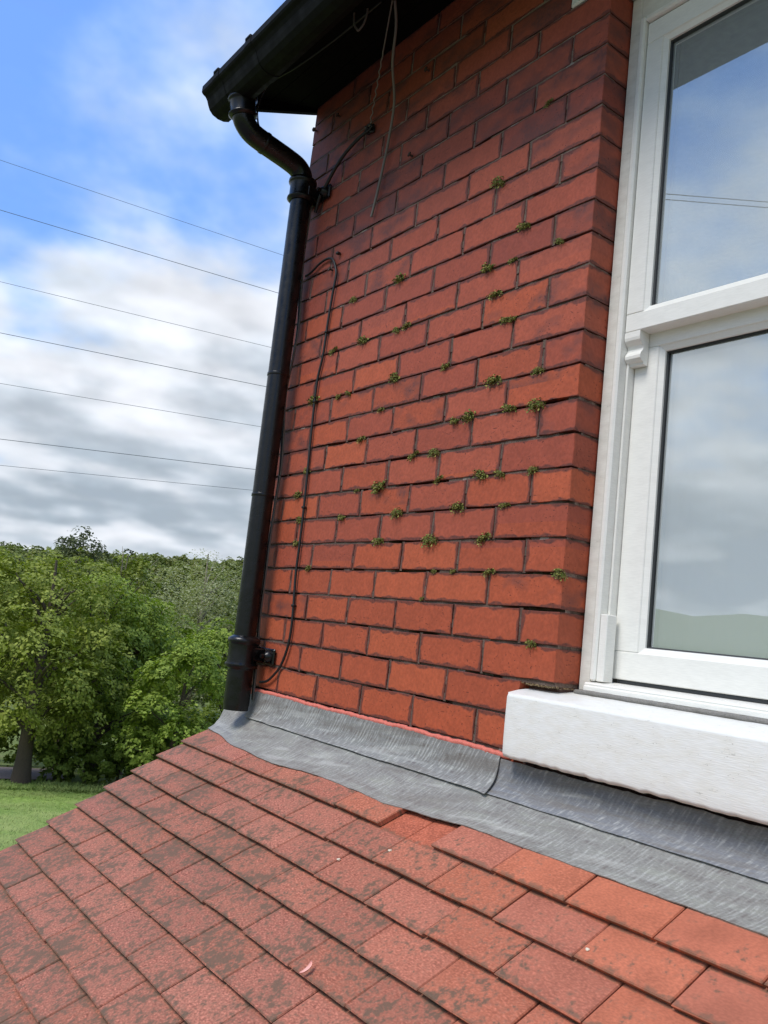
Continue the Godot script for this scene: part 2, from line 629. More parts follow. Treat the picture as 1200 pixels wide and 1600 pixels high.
func paint_material(sd: int, c0: Color, c1: Color, relief: float, flaws := 1.0) -> StandardMaterial3D:
	# brushed gloss paint over timber or stone: level brush lines, hairline flakes, small stains
	var w := 1024
	var n1 := noise_bytes(sd, 0.02, 4)
	var n2 := noise_bytes(sd + 1, 0.08, 3)
	var nr := noise_bytes(sd + 2, 0.014, 4, FastNoiseLite.TYPE_SIMPLEX_SMOOTH, true)
	var d := PackedByteArray()
	d.resize(w * w * 3)
	var hd := PackedByteArray()
	hd.resize(w * w)
	for py in w:
		for px in w:
			var br := n2[((py * 3) & 511) * 512 + ((px / 4) & 511)] / 255.0
			var pa := n1[(py & 511) * 512 + ((px / 2) & 511)] / 255.0
			var rv := nr[((py * 2) & 511) * 512 + ((px / 2) & 511)]
			var c := c0.lerp(c1, clampf((pa - 0.3) * 1.6, 0, 1))
			var s := 0.965 + 0.05 * br
			var hv := 110.0 + 130.0 * (br - 0.5) + 12.0 * (pa - 0.5)
			if flaws > 0.5 and rv > 243 - 9 * int(flaws > 1.5) and pa > 0.5:
				s *= 0.9 if flaws < 1.5 else 0.8
				hv -= 60.0
			if flaws > 0.5 and pa > 0.84 and br > 0.66:
				s *= 0.86
			var o := py * w + px
			d[o * 3] = int(clampf(c.r * s, 0, 1) * 255)
			d[o * 3 + 1] = int(clampf(c.g * s, 0, 1) * 255)
			d[o * 3 + 2] = int(clampf(c.b * s * 0.995, 0, 1) * 255)
			hd[o] = int(clampf(hv, 0, 255))
	var m := std(Color.WHITE, 0.42, 0.0, 0.45)
	m.albedo_texture = tex_of(w, w, d)
	m.heightmap_enabled = true
	m.heightmap_scale = relief
	m.heightmap_texture = tex_of(w, w, hd, Image.FORMAT_L8)
	m.uv1_triplanar = true
	m.uv1_world_triplanar = true
	m.uv1_scale = Vector3.ONE * 1.6
	return m

func build_sill(house: Node3D) -> void:
	# stone sill under many coats of white paint: uneven arrises and a ragged lower edge
	var sill_mat := paint_material(71, Color8(234, 235, 232), Color8(229, 228, 221), 0.05, 2.0)
	var b := B()
	var nx := 90
	var prof := [Vector2(-0.079, -0.2525), Vector2(-0.03, -0.2575), Vector2(0.01, -0.2625), Vector2(0.040, -0.2695), Vector2(0.0478, -0.2725), Vector2(0.0508, -0.2785), Vector2(0.051, -0.33), Vector2(0.0505, -0.375), Vector2(0.0495, -0.398), Vector2(0.046, -0.4055), Vector2(0.03, -0.4085), Vector2(-0.02, -0.4085)]
	var fn := FastNoiseLite.new()
	fn.seed = 3
	fn.frequency = 1.0
	fn.fractal_octaves = 4
	var pts := []
	for i in nx + 1:
		var x := lerpf(-0.092, 1.2, float(i) / nx)
		var line := []
		for k in prof.size():
			var p: Vector2 = prof[k]
			var e := 1.0 if k >= 3 and k <= 9 else 0.3
			var yy := p.y + e * 0.0006 * fn.get_noise_2d(x * 22.0, k * 3.0) + (0.0035 * fn.get_noise_2d(x * 34.0, 50.0) if k >= 8 else 0.0)
			var zz := p.x + e * 0.0005 * fn.get_noise_2d(x * 18.0, k * 5.0 + 40.0)
			var xx := x
			if i == 0:
				xx += 0.004 if (k >= 4 and k <= 9) else 0.0
				zz -= 0.004 if (k >= 4 and k <= 9) else 0.0
			line.append(Vector3(xx, yy, zz))
		pts.append(line)
	smooth_grid(b, pts, Vector3(0, 0.3, 1))
	var endcap := []
	for p in pts[0]:
		endcap.append(p)
	endcap.append(Vector3(-0.092, -0.4085, -0.079))
	facet(b, endcap, Vector3(-1, 0, 0))
	obj("window_sill", b, sill_mat, house)

func smooth_grid(b: Dictionary, pts: Array, out: Vector3, uvs: Variant = null) -> void:
	# a sheet of points with smooth normals
	var base: int = b.v.size()
	var nu := pts.size()
	var nv: int = pts[0].size()
	for i in nu:
		for k in nv:
			var du: Vector3 = pts[mini(i + 1, nu - 1)][k] - pts[maxi(i - 1, 0)][k]
			var dv: Vector3 = pts[i][mini(k + 1, nv - 1)] - pts[i][maxi(k - 1, 0)]
			var n := du.cross(dv).normalized()
			if n.dot(out) < 0:
				n = -n
			b.v.append(pts[i][k])
			b.n.append(n)
			b.c.append(b.col)
			b.u.append(uvs[i][k] if uvs != null else Vector2(pts[i][k].x, -pts[i][k].y))
	var mi := nu / 2
	var mk := nv / 2
	var t: Vector3 = (pts[mi][mk] - pts[mi - 1][mk]).cross(pts[mi][mk] - pts[mi][mk - 1])
	var same := t.dot(b.n[base + mi * nv + mk]) > 0
	for i in nu - 1:
		for k in nv - 1:
			var a := base + i * nv + k
			var c := a + nv
			if same:
				b.i.append_array([a, c + 1, c, a, a + 1, c + 1])
			else:
				b.i.append_array([a, c, c + 1, a, c + 1, a + 1])

# ---------------------------------------------------------------- window
func build_window(house: Node3D) -> void:
	var win := Node3D.new()
	win.name = "sash_window"
	house.add_child(win)
	win.set_meta("label", "white sash window with two panes reflecting cloudy sky")
	var white := paint_material(81, Color8(236, 235, 230), Color8(231, 230, 225), 0.006, 0.0)
	white.roughness = 0.35
	var aged := paint_material(85, Color8(224, 223, 216), Color8(212, 210, 202), 0.03)
	var rubber := std(Color8(38, 41, 43), 0.55)
	var grey := std(Color8(118, 124, 126), 0.4)
	var sealant := mottled(Color8(120, 118, 114), Color8(134, 131, 126), Color8(98, 96, 92), 88, 0.03, 8.0, 0.9, 0.1)
	var W := 1.09
	# outer box frame
	for m in [[0.003, 0.031], [W - 0.031, W - 0.003]]:
		box_part("frame_jamb", Vector3(m[0], -0.246, -0.2), Vector3(m[1], 1.437, -0.0785), aged, win, 0.0015)
	box_part("frame_head", Vector3(0.031, 1.372, -0.2), Vector3(W - 0.031, 1.437, -0.0795), aged, win, 0.0015)
	# staff beads
	for m in [[0.0315, 0.047], [W - 0.047, W - 0.0315]]:
		var b := B()
		cbox(b, Vector3(m[0], -0.2235, -0.12), Vector3(m[1], 1.3715, -0.0745), 0.004)
		obj("staff_bead", b, white, win)
	box_part("staff_bead", Vector3(0.047, 1.356, -0.12), Vector3(W - 0.047, 1.3715, -0.0745), white, win, 0.004)
	# parting beads and the block at the foot of the left one
	for m in [[0.0475, 0.0535], [W - 0.0535, W - 0.0475]]:
		box_part("parting_bead", Vector3(m[0], -0.2235, -0.13), Vector3(m[1], 0.53, -0.102), white, win, 0.001)
	box_part("bead_block", Vector3(0.0475, -0.2232, -0.112), Vector3(0.0665, -0.078, -0.0795), white, win, 0.0015)
	# upper sash, in the outer track
	sash(win, "upper_sash", 0.0485, W - 0.0485, 0.567, 1.3535, -0.0865, 0.045, 0.043, 0.055, white, grey, rubber)
	# its horn under the meeting rail
	var prof := PackedVector2Array([Vector2(-0.0868, 0.5665), Vector2(-0.0868, 0.553), Vector2(-0.0885, 0.5465), Vector2(-0.0935, 0.541), Vector2(-0.0995, 0.536), Vector2(-0.1025, 0.5295), Vector2(-0.1005, 0.523), Vector2(-0.0955, 0.5175), Vector2(-0.0925, 0.511), Vector2(-0.0935, 0.5045), Vector2(-0.0985, 0.499), Vector2(-0.105, 0.4965), Vector2(-0.1065, 0.491), Vector2(-0.1215, 0.491), Vector2(-0.1215, 0.5665)])
	for m in [[0.0485, 0.0905], [W - 0.0905, W - 0.0485]]:
		var hb := B()
		prism(hb, prof, m[0], m[1])
		obj("sash_horn", hb, white, win)
	# lower sash, in the inner track
	sash(win, "lower_sash", 0.0545, W - 0.0545, -0.2135, 0.5925, -0.1235, 0.062, 0.0605, 0.058, white, grey, rubber)
	# dark draught strip under the lower sash, then the timber cill with its rounded nose
	box_part("draught_strip", Vector3(0.067, -0.2215, -0.16), Vector3(W - 0.067, -0.2138, -0.1265), rubber, win, 0.0005)
	var cb := B()
	prism(cb, PackedVector2Array([Vector2(-0.2, -0.2220), Vector2(-0.125, -0.2222), Vector2(-0.085, -0.2255), Vector2(-0.066, -0.2275), Vector2(-0.0625, -0.2305), Vector2(-0.0635, -0.2335), Vector2(-0.0605, -0.236), Vector2(-0.0605, -0.2445), Vector2(-0.064, -0.2475), Vector2(-0.2, -0.2475)]), 0.0312, W - 0.0312)
	obj("frame_cill", cb, white, win)
	# ragged bead of sealant between cill and sill
	var sb := B()
	var line := []
	var line2 := []
	for i in 60:
		var x := lerpf(0.01, 1.06, i / 59.0)
		line.append(Vector3(x, -0.2500 + rnd(-0.0012, 0.0012), -0.0590 + rnd(-0.002, 0.003)))
	tube(sb, line, 0.0052, 7)
	obj("sealant_bead", sb, sealant, win)
	# panes: double glazing, the inner sheet a little out of parallel
	var glass := std(Color(0.93, 0.96, 0.96, 0.04), 0.0, 0.56, 0.5)
	glass.transparency = BaseMaterial3D.TRANSPARENCY_ALPHA
	var glass2 := std(Color(0.93, 0.96, 0.96, 0.04), 0.0, 0.3, 0.5)
	glass2.transparency = BaseMaterial3D.TRANSPARENCY_ALPHA
	for g in [[0.108, W - 0.108, 0.622, 1.286, -0.1095], [0.133, W - 0.133, -0.142, 0.522, -0.1465]]:
		for layer in 2:
			var pb := B()
			var z: float = g[4] - 0.016 * layer
			var tilt := 0.003 * layer
			facet(pb, [Vector3(g[0], g[2], z), Vector3(g[1], g[2], z - tilt), Vector3(g[1], g[3], z - tilt * 0.4), Vector3(g[0], g[3], z + tilt * 0.6)], Vector3(0, 0, 1))
			obj("pane", pb, glass if layer == 0 else glass2, win)
	# net curtain across the lower half
	var curtain_mat := std(Color8(128, 133, 132), 0.95)
	curtain_mat.backlight_enabled = true
	curtain_mat.backlight = Color(0.5, 0.5, 0.5)
	var grid := []
	for i in 161:
		var x := lerpf(-0.02, 1.12, i / 160.0)
		var col := []
		for k in 13:
			var y := lerpf(-0.30, 0.60, k / 12.0)
			col.append(Vector3(x, y, -0.315 + 0.011 * sin(x * 60.0 + 1.2 * sin(x * 9.0)) + 0.004 * sin(x * 23.0 + y * 2.0)))
		grid.append(col)
	var nb := B()
	smooth_grid(nb, grid, Vector3(0, 0, 1))
	var net := obj("net_curtain", nb, curtain_mat)
	tag(net, "pale net curtain hanging behind the lower window pane", "curtain")
	var rod := B()
	tube(rod, [Vector3(-0.06, 0.603, -0.315), Vector3(1.16, 0.603, -0.315)], 0.006, 8)
	obj("curtain_rod", rod, std(Color8(210, 208, 200), 0.4), net)

func sash(win: Node3D, called: String, x0: float, x1: float, y0: float, y1: float, zf: float, stile: float, low: float, high: float, white: Material, grey: Material, rubber: Material) -> void:
	var dep := 0.042
	# stiles run full height, rails between them; each has a sloped glazing bead and a dark gasket towards the pane
	for s in [0, 1]:
		var xa := x0 if s == 0 else x1 - stile
		box_part(called + "_stile", Vector3(xa, y0 + low + 0.0002, zf - dep), Vector3(xa + stile, y1 - high - 0.0002, zf), white, win, 0.0018)
		var e := 1.0 if s == 0 else -1.0
		var xi := xa + stile if s == 0 else xa
		var b := B()
		var ya := y0 + low
		var yb := y1 - high
		facet(b, [Vector3(xi, ya, zf - 0.003), Vector3(xi + e * 0.012, ya + 0.012, zf - 0.009), Vector3(xi + e * 0.012, yb - 0.012, zf - 0.009), Vector3(xi, yb, zf - 0.003)], Vector3(e * 0.5, 0, 1))
		facet(b, [Vector3(xi + e * 0.012, ya + 0.012, zf - 0.009), Vector3(xi + e * 0.012, ya + 0.012, zf - 0.02), Vector3(xi + e * 0.012, yb - 0.012, zf - 0.02), Vector3(xi + e * 0.012, yb - 0.012, zf - 0.009)], Vector3(e, 0, 0))
		obj("glazing_bead", b, white, win)
		var gb := B()
		facet(gb, [Vector3(xi + e * 0.0118, ya + 0.0118, zf - 0.0145), Vector3(xi + e * 0.0155, ya + 0.0155, zf - 0.0165), Vector3(xi + e * 0.0155, yb - 0.0155, zf - 0.0165), Vector3(xi + e * 0.0118, yb - 0.0118, zf - 0.0145)], Vector3(e * 0.4, 0, 1))
		facet(gb, [Vector3(xi + e * 0.0155, ya + 0.0155, zf - 0.0165), Vector3(xi + e * 0.0155, ya + 0.0155, zf - 0.0245), Vector3(xi + e * 0.0155, yb - 0.0155, zf - 0.0245), Vector3(xi + e * 0.0155, yb - 0.0155, zf - 0.0165)], Vector3(e, 0, 0))
		facet(gb, [Vector3(xi + e * 0.0155, ya + 0.016, zf - 0.0405), Vector3(xi + e * 0.0185, ya + 0.016, zf - 0.0405), Vector3(xi + e * 0.0185, yb - 0.016, zf - 0.0405), Vector3(xi + e * 0.0155, yb - 0.016, zf - 0.0405)], Vector3(0, 0, 1))
		obj("gasket", gb, rubber, win)
		box_part("spacer_bar", Vector3(minf(xi + e * 0.013, xi + e * 0.0215), ya + 0.0125, zf - 0.0385), Vector3(maxf(xi + e * 0.013, xi + e * 0.0215), yb - 0.0125, zf - 0.0265), grey, win, 0.0005)
	for s in [0, 1]:
		var ya := y0 if s == 0 else y1 - high
		var yb := y0 + low if s == 0 else y1
		box_part(called + "_rail", Vector3(x0, ya, zf - dep), Vector3(x1, yb, zf), white, win, 0.0018)
		var e := 1.0 if s == 0 else -1.0
		var yi := yb if s == 0 else ya
		var xa := x0 + stile
		var xb := x1 - stile
		var b := B()
		facet(b, [Vector3(xa, yi, zf - 0.003), Vector3(xa + 0.012, yi + e * 0.012, zf - 0.009), Vector3(xb - 0.012, yi + e * 0.012, zf - 0.009), Vector3(xb, yi, zf - 0.003)], Vector3(0, e * 0.5, 1))
		facet(b, [Vector3(xa + 0.012, yi + e * 0.012, zf - 0.009), Vector3(xa + 0.012, yi + e * 0.012, zf - 0.02), Vector3(xb - 0.012, yi + e * 0.012, zf - 0.02), Vector3(xb - 0.012, yi + e * 0.012, zf - 0.009)], Vector3(0, e, 0))
		obj("glazing_bead", b, white, win)
		var gb := B()
		facet(gb, [Vector3(xa + 0.0118, yi + e * 0.0118, zf - 0.0145), Vector3(xa + 0.0155, yi + e * 0.0155, zf - 0.0165), Vector3(xb - 0.0155, yi + e * 0.0155, zf - 0.0165), Vector3(xb - 0.0118, yi + e * 0.0118, zf - 0.0145)], Vector3(0, e * 0.4, 1))
		facet(gb, [Vector3(xa + 0.0155, yi + e * 0.0155, zf - 0.0165), Vector3(xa + 0.0155, yi + e * 0.0155, zf - 0.0245), Vector3(xb - 0.0155, yi + e * 0.0155, zf - 0.0245), Vector3(xb - 0.0155, yi + e * 0.0155, zf - 0.0165)], Vector3(0, e, 0))
		obj("gasket", gb, rubber, win)

# ---------------------------------------------------------------- eaves, gutter, downpipe
func soffit_y(z: float) -> float:
	return 1.762 - 0.317 * z

func build_eaves(house: Node3D) -> void:
	var black := mottled(Color8(9, 9, 10), Color8(13, 13, 14), Color8(19, 18, 18), 93, 0.03, 4.0, 0.9, 0.1)
	black.metallic_specular = 0.2
	mats.black_timber = black
	# soffit boards run along the wall
	var edges := [-0.02, 0.085, 0.19, 0.284]
	for k in 3:
		var b := B()
		var za: float = edges[k]
		var zb: float = edges[k + 1] - 0.003
		prism(b, PackedVector2Array([Vector2(za, soffit_y(za)), Vector2(zb, soffit_y(zb)), Vector2(zb, soffit_y(zb) + 0.018), Vector2(za, soffit_y(za) + 0.018)]), -1.408, 4.2)
		obj("soffit_board", b, black, house)
	box_part("fascia_board", Vector3(-1.43, 1.664, 0.2842), Vector3(4.2, 1.79, 0.302), black, house, 0.002)
	var bb := B()
	prism(bb, PackedVector2Array([Vector2(-0.06, 1.772), Vector2(0.0, 1.745), Vector2(0.27, 1.628), Vector2(0.284, 1.632), Vector2(0.284, 1.80), Vector2(-0.06, 1.90)]), -1.43, -1.4085)
	obj("barge_board", bb, black, house)
	# roof above the eaves
	var slate := mottled(Color8(70, 72, 78), Color8(82, 84, 90), Color8(60, 62, 66), 97, 0.02, 2.0, 0.7)
	var rb := B()
	prism(rb, PackedVector2Array([Vector2(0.33, 1.715), Vector2(0.33, 1.735), Vector2(-3.5, 3.62), Vector2(-7.3, 1.735), Vector2(-7.3, 1.715), Vector2(-3.5, 3.585)]), -1.45, 4.25)
	obj("roof", rb, slate, house)

func black_gloss(lo: float, hi: float, spec: float) -> StandardMaterial3D:
	# black paint gone dull in patches, with dust and specks
	var a := noise_bytes(101, 0.012, 5)
	var g := noise_bytes(102, 0.15, 2)
	var d := PackedByteArray()
	d.resize(512 * 512 * 3)
	var r := PackedByteArray()
	r.resize(512 * 512)
	for k in 512 * 512:
		var t := a[k] / 255.0
		var s := 9.0 + 7.0 * t
		if g[k] > 222 and t > 0.5:
			s = 46.0
		d[k * 3] = int(s)
		d[k * 3 + 1] = int(s)
		d[k * 3 + 2] = int(s * 1.04)
		r[k] = int(lerpf(lo, hi, t) * 255)
	var m := std(Color.WHITE, 1.0, 0.0, spec)
	m.albedo_texture = tex_of(512, 512, d)
	m.roughness_texture = tex_of(512, 512, r, Image.FORMAT_L8)
	m.roughness_texture_channel = BaseMaterial3D.TEXTURE_CHANNEL_RED
	m.heightmap_enabled = true
	m.heightmap_scale = 0.05
	m.heightmap_texture = tex_of(512, 512, a, Image.FORMAT_L8)
	m.uv1_triplanar = true
	m.uv1_world_triplanar = true
	m.uv1_scale = Vector3.ONE * 3.5
	return m

func build_gutter() -> void:
	var gm := black_gloss(0.45, 0.8, 0.26)
	mats.black = black_gloss(0.16, 0.44, 0.46)
	var g := thing("roof_gutter", "black ogee gutter along the eaves above the downpipe", "gutter", Vector3(-1.46, 1.57, 0.36))
	# ogee profile, outer then inner line
	var outer := [Vector2(0.304, 1.682), Vector2(0.304, 1.598), Vector2(0.313, 1.583), Vector2(0.332, 1.575), Vector2(0.355, 1.574), Vector2(0.376, 1.580), Vector2(0.390, 1.592), Vector2(0.398, 1.607), Vector2(0.404, 1.622), Vector2(0.412, 1.632), Vector2(0.424, 1.638), Vector2(0.4285, 1.644), Vector2(0.4285, 1.666), Vector2(0.424, 1.670)]
	var prof := PackedVector2Array()
	for p in outer:
		prof.append(p)
	for p in [Vector2(0.420, 1.666), Vector2(0.420, 1.648), Vector2(0.406, 1.638), Vector2(0.394, 1.612), Vector2(0.384, 1.595), Vector2(0.37, 1.585), Vector2(0.335, 1.581), Vector2(0.316, 1.59), Vector2(0.310, 1.602), Vector2(0.310, 1.682)]:
		prof.append(p)
	var shift := -g.position
	var b := B()
	prism(b, prof, -1.466, 4.2)
	move(b, shift)
	obj("channel", b, gm, g)
	var eb := B()
	prism(eb, PackedVector2Array(outer), -1.472, -1.466)
	move(eb, shift)
	obj("stop_end", eb, gm, g)
	# unions: a strap a little larger than the channel
	for x in [-1.362, -1.129, 0.3]:
		var ub := B()
		var big := PackedVector2Array()
		for p in outer:
			big.append(Vector2(0.366, 1.63) + (p - Vector2(0.366, 1.63)) * Vector2(1.025, 1.03))
		for k in range(outer.size() - 1, -1, -1):
			big.append(Vector2(0.366, 1.63) + (outer[k] - Vector2(0.366, 1.63)) * Vector2(1.006, 1.008))
		prism(ub, big, x - 0.021, x + 0.021)
		cbox(ub, Vector3(x - 0.018, 1.664, 0.41), Vector3(x + 0.018, 1.676, 0.433), 0.003)
		move(ub, shift)
		obj("union_clip", ub, gm, g)
	var ob := B()
	tube(ob, [Vector3(-1.32, 1.60, 0.338), Vector3(-1.32, 1.575, 0.335), Vector3(-1.32, 1.552, 0.332)], [0.052, 0.041, 0.037], 24)
	move(ob, shift)
	obj("outlet", ob, gm, g)

func move(b: Dictionary, by: Vector3) -> void:
	var v: PackedVector3Array = b.v
	for k in v.size():
		v[k] += by
	b.v = v

func build_downpipe() -> void:
	var pm: Material = mats.black
	var foot := Vector3(-1.278, -0.475, 0.068)
	var head := Vector3(-1.318, 1.35, 0.062)
	var d := thing("downpipe", "black rainwater downpipe with swan neck at the wall corner", "drainpipe", foot)
	var at := func(y: float) -> Vector3:
		return foot.lerp(head, (y - foot.y) / (head.y - foot.y))
	var b := B()
	tube(b, [at.call(-0.24), at.call(0.2), at.call(0.7), at.call(1.1), at.call(1.37)], 0.0365, 28)
	move(b, -foot)
	obj("pipe", b, pm, d)
	# swan neck from the gutter outlet to the wall
	b = B()
	var neck := spline([Vector3(-1.32, 1.578, 0.336), Vector3(-1.32, 1.545, 0.330), Vector3(-1.32, 1.513, 0.318), Vector3(-1.32, 1.488, 0.287), Vector3(-1.32, 1.476, 0.245), Vector3(-1.32, 1.466, 0.19), Vector3(-1.32, 1.456, 0.135), Vector3(-1.32, 1.444, 0.093), Vector3(-1.319, 1.420, 0.070), Vector3(-1.318, 1.385, 0.063), Vector3(-1.318, 1.35, 0.062)], 5)
	tube(b, neck, 0.0375, 28)
	move(b, -foot)
	obj("swan_neck", b, pm, d)
	# socket collars with rolled rims
	var collar := func(called: String, c0: Vector3, c1: Vector3, rr: Array) -> void:
		var cb := B()
		var pts := []
		var rad := []
		for q in rr:
			pts.append(c0.lerp(c1, q[0]))
			rad.append(q[1])
		tube(cb, pts, rad, 28)
		move(cb, -foot)
		obj(called, cb, pm, d)
	var ring := [[0.0, 0.040], [0.03, 0.0435], [0.1, 0.0505], [0.17, 0.0495], [0.22, 0.0440], [0.72, 0.0440], [0.77, 0.049], [0.83, 0.0515], [0.93, 0.0505], [0.97, 0.043], [1.0, 0.040]]
	collar.call("top_socket", Vector3(-1.32, 1.525, 0.325), Vector3(-1.32, 1.598, 0.338), ring)
	collar.call("neck_socket", at.call(1.318), at.call(1.408), ring)
	collar.call("foot_socket", at.call(-0.35), at.call(-0.235), [[0.0, 0.041], [0.08, 0.0435], [0.1, 0.0535], [0.2, 0.0545], [0.25, 0.0485], [0.74, 0.0485], [0.77, 0.0515], [0.84, 0.0540], [0.92, 0.0525], [0.97, 0.043], [1.0, 0.0385]])
	collar.call("shoe", at.call(-0.476), at.call(-0.345), [[0.0, 0.0405], [0.12, 0.0415], [0.14, 0.0425], [0.97, 0.0425], [1.0, 0.042]])
	collar.call("neck_band", Vector3(-1.32, 1.4725, 0.226), Vector3(-1.32, 1.4745, 0.238), [[0.0, 0.0375], [0.1, 0.0395], [0.9, 0.0395], [1.0, 0.0375]])
	for y in [0.667, 0.239]:
		collar.call("pipe_band", at.call(y - 0.006), at.call(y + 0.006), [[0.0, 0.0365], [0.15, 0.0388], [0.85, 0.0388], [1.0, 0.0365]])
	# wall lugs with bolts
	for y in [1.352, -0.292]:
		var c: Vector3 = at.call(y)
		var lb := B()
		cbox(lb, Vector3(c.x - 0.052, y - 0.026, 0.003), Vector3(c.x + 0.108, y + 0.026, 0.013), 0.004)
		cbox(lb, Vector3(c.x + 0.026, y - 0.022, 0.012), Vector3(c.x + 0.046, y + 0.022, 0.062), 0.004)
		move(lb, -foot)
		var lug := obj("wall_lug", lb, pm, d)
		var bolt := B()
		tube(bolt, [Vector3(c.x + 0.08, y, 0.012), Vector3(c.x + 0.08, y, 0.024), Vector3(c.x + 0.08, y, 0.032)], [0.021, 0.019, 0.011], 8)
		tube(bolt, [Vector3(c.x + 0.08, y, 0.03), Vector3(c.x + 0.08, y, 0.044)], 0.007, 8)
		move(bolt, -foot)
		obj("bolt", bolt, pm, lug)

# ---------------------------------------------------------------- tiled roof and lead
func roof_pt(x: float, s: float, h: float) -> Vector3:
	# s metres down the slope from the tail line of the top course, h metres off the plane of the tile tails
	return Vector3(x, RY - s * sin(rth) + h * cos(rth), RZ + s * cos(rth) + h * sin(rth))

func tile_material() -> StandardMaterial3D:
	var w := 2048
	var h := 1152
	var n1 := noise_bytes(31, 0.010, 5)
	var n2 := noise_bytes(32, 0.05, 4)
	var n3 := noise_bytes(33, 0.13, 3)
	var nc := noise_bytes(34, 0.03, 2, FastNoiseLite.TYPE_CELLULAR)
	var d := PackedByteArray()
	d.resize(w * h * 3)
	var hd := PackedByteArray()
	hd.resize(w * h)
	var lichen := Color8(100, 85, 70)
	var soot := Color8(128, 90, 74)
	for py in h:
		var s := (py + 0.5) / h * 1.5 - 0.26
		var v := int(ceil(s / RG - 0.0001))
		var fs := v - s / RG   # 0 at the tail, 1 under the next course
		var odd := posmod(v, 2) == 1
		var last := -99
		var base := Color.WHITE
		var dens := 0.0
		var pinkness := 0.0
		for px in w:
			var x := (px + 0.5) / w * 2.5 - 1.46
			var u := (x - RX) / RW
			var c := int(floor(u - (0.5 if odd else 0.0)))
			if odd and c < 1:
				c = 0
			if c != last:
				last = c
				var id := absi(hash(Vector2i(v * 31 + 7, c * 17 + 3)))
				var t := (id % 1000) / 1000.0
				var t2 := ((id >> 10) % 1000) / 1000.0
				var clean := clampf((x + 0.75) * 0.75 - maxf(s, 0.0) * 0.9 + 0.1, 0.0, 1.0)
				base = Color8(203, 132, 110).lerp(Color8(200, 115, 84), clampf(clean * 0.8 + t * 0.4, 0, 1)).lerp(Color8(178, 112, 96), t2 * 0.55)
				pinkness = 1.0 - clean
				dens = clampf(1.0 - 0.70 * clean + (t - 0.5) * 0.4 - (0.3 if v <= 0 else 0.0), 0.0, 1.15)
				if v == 0 and c == 6:
					base = Color8(190, 106, 80)
					dens = 0.0
			var q := (py & 511) * 512 + (px & 511)
			var q2 := ((py * 3 / 2 + 60) & 511) * 512 + ((px * 3 / 2 + 17) & 511)
			var a := n1[((py + 200) & 511) * 512 + ((px + 90) & 511)] / 255.0
			var m := n2[q] / 255.0
			var f := n3[((py * 2) & 511) * 512 + (px & 511)] / 255.0
			var k := 0.92 + (0.14 + 0.4 * pinkness) * (f - 0.5) + 0.16 * (a - 0.5) + 0.3 * pinkness * (m - 0.5)
			var r := base.r * k
			var g := base.g * k
			var b := base.b * k
			var hv := 120.0 + 70.0 * (f - 0.5) + 40.0 * (m - 0.5)
			# pale worn flecks on the older tiles
			if pinkness > 0.2 and f > 0.62:
				var t4 := minf(1.0, (f - 0.62) * 5.0) * 0.62 * pinkness
				r = lerpf(r, 0.87, t4)
				g = lerpf(g, 0.56, t4)
				b = lerpf(b, 0.48, t4)
				hv += 16.0
			# sooty film and dark lichen in patches
			var l := m * 0.42 + a * 0.33 + 0.25 * (n3[q] / 255.0) + 0.12 * (f - 0.5)
			var t5 := clampf((l + 0.14 * (n3[q2] / 255.0 - 0.5) - (0.66 - 0.34 * dens)) * 4.0, 0.0, 1.0)
			if t5 > 0.0:
				var k2 := t5 * (0.35 + 0.45 * f)
				r = lerpf(r, soot.r, k2)
				g = lerpf(g, soot.g, k2)
				b = lerpf(b, soot.b, k2)
			var t6 := clampf((l + 0.10 * (nc[q] / 255.0 - 0.5) + 0.16 * (n3[q2] / 255.0 - 0.5) - (0.76 - 0.27 * dens)) * 7.0, 0.0, 1.0)
			if t6 > 0.0:
				r = lerpf(r, lichen.r, t6 * 0.72)
				g = lerpf(g, lichen.g, t6 * 0.72)
				b = lerpf(b, lichen.b, t6 * 0.72)
				hv += 46.0 * t6
			# dirt gathered along the tail
			if fs < 0.16:
				var t7 := clampf((0.16 - fs) * 9.0 + (m - 0.62) * 3.0, 0.0, 1.0) * 0.55 * (0.4 + f)
				r = lerpf(r, lichen.r, t7)
				g = lerpf(g, lichen.g, t7)
				b = lerpf(b, lichen.b, t7)
			var o := py * w + px
			hd[o] = int(clampf(hv, 0, 255))
			d[o * 3] = int(clampf(r, 0, 1) * 255)
			d[o * 3 + 1] = int(clampf(g, 0, 1) * 255)
			d[o * 3 + 2] = int(clampf(b, 0, 1) * 255)
	var mt := std(Color.WHITE, 0.78, 0.0, 0.35)
	mt.albedo_texture = tex_of(w, h, d)
	mt.heightmap_enabled = true
	mt.heightmap_scale = 0.16
	mt.heightmap_texture = tex_of(w, h, hd, Image.FORMAT_L8)
	return mt

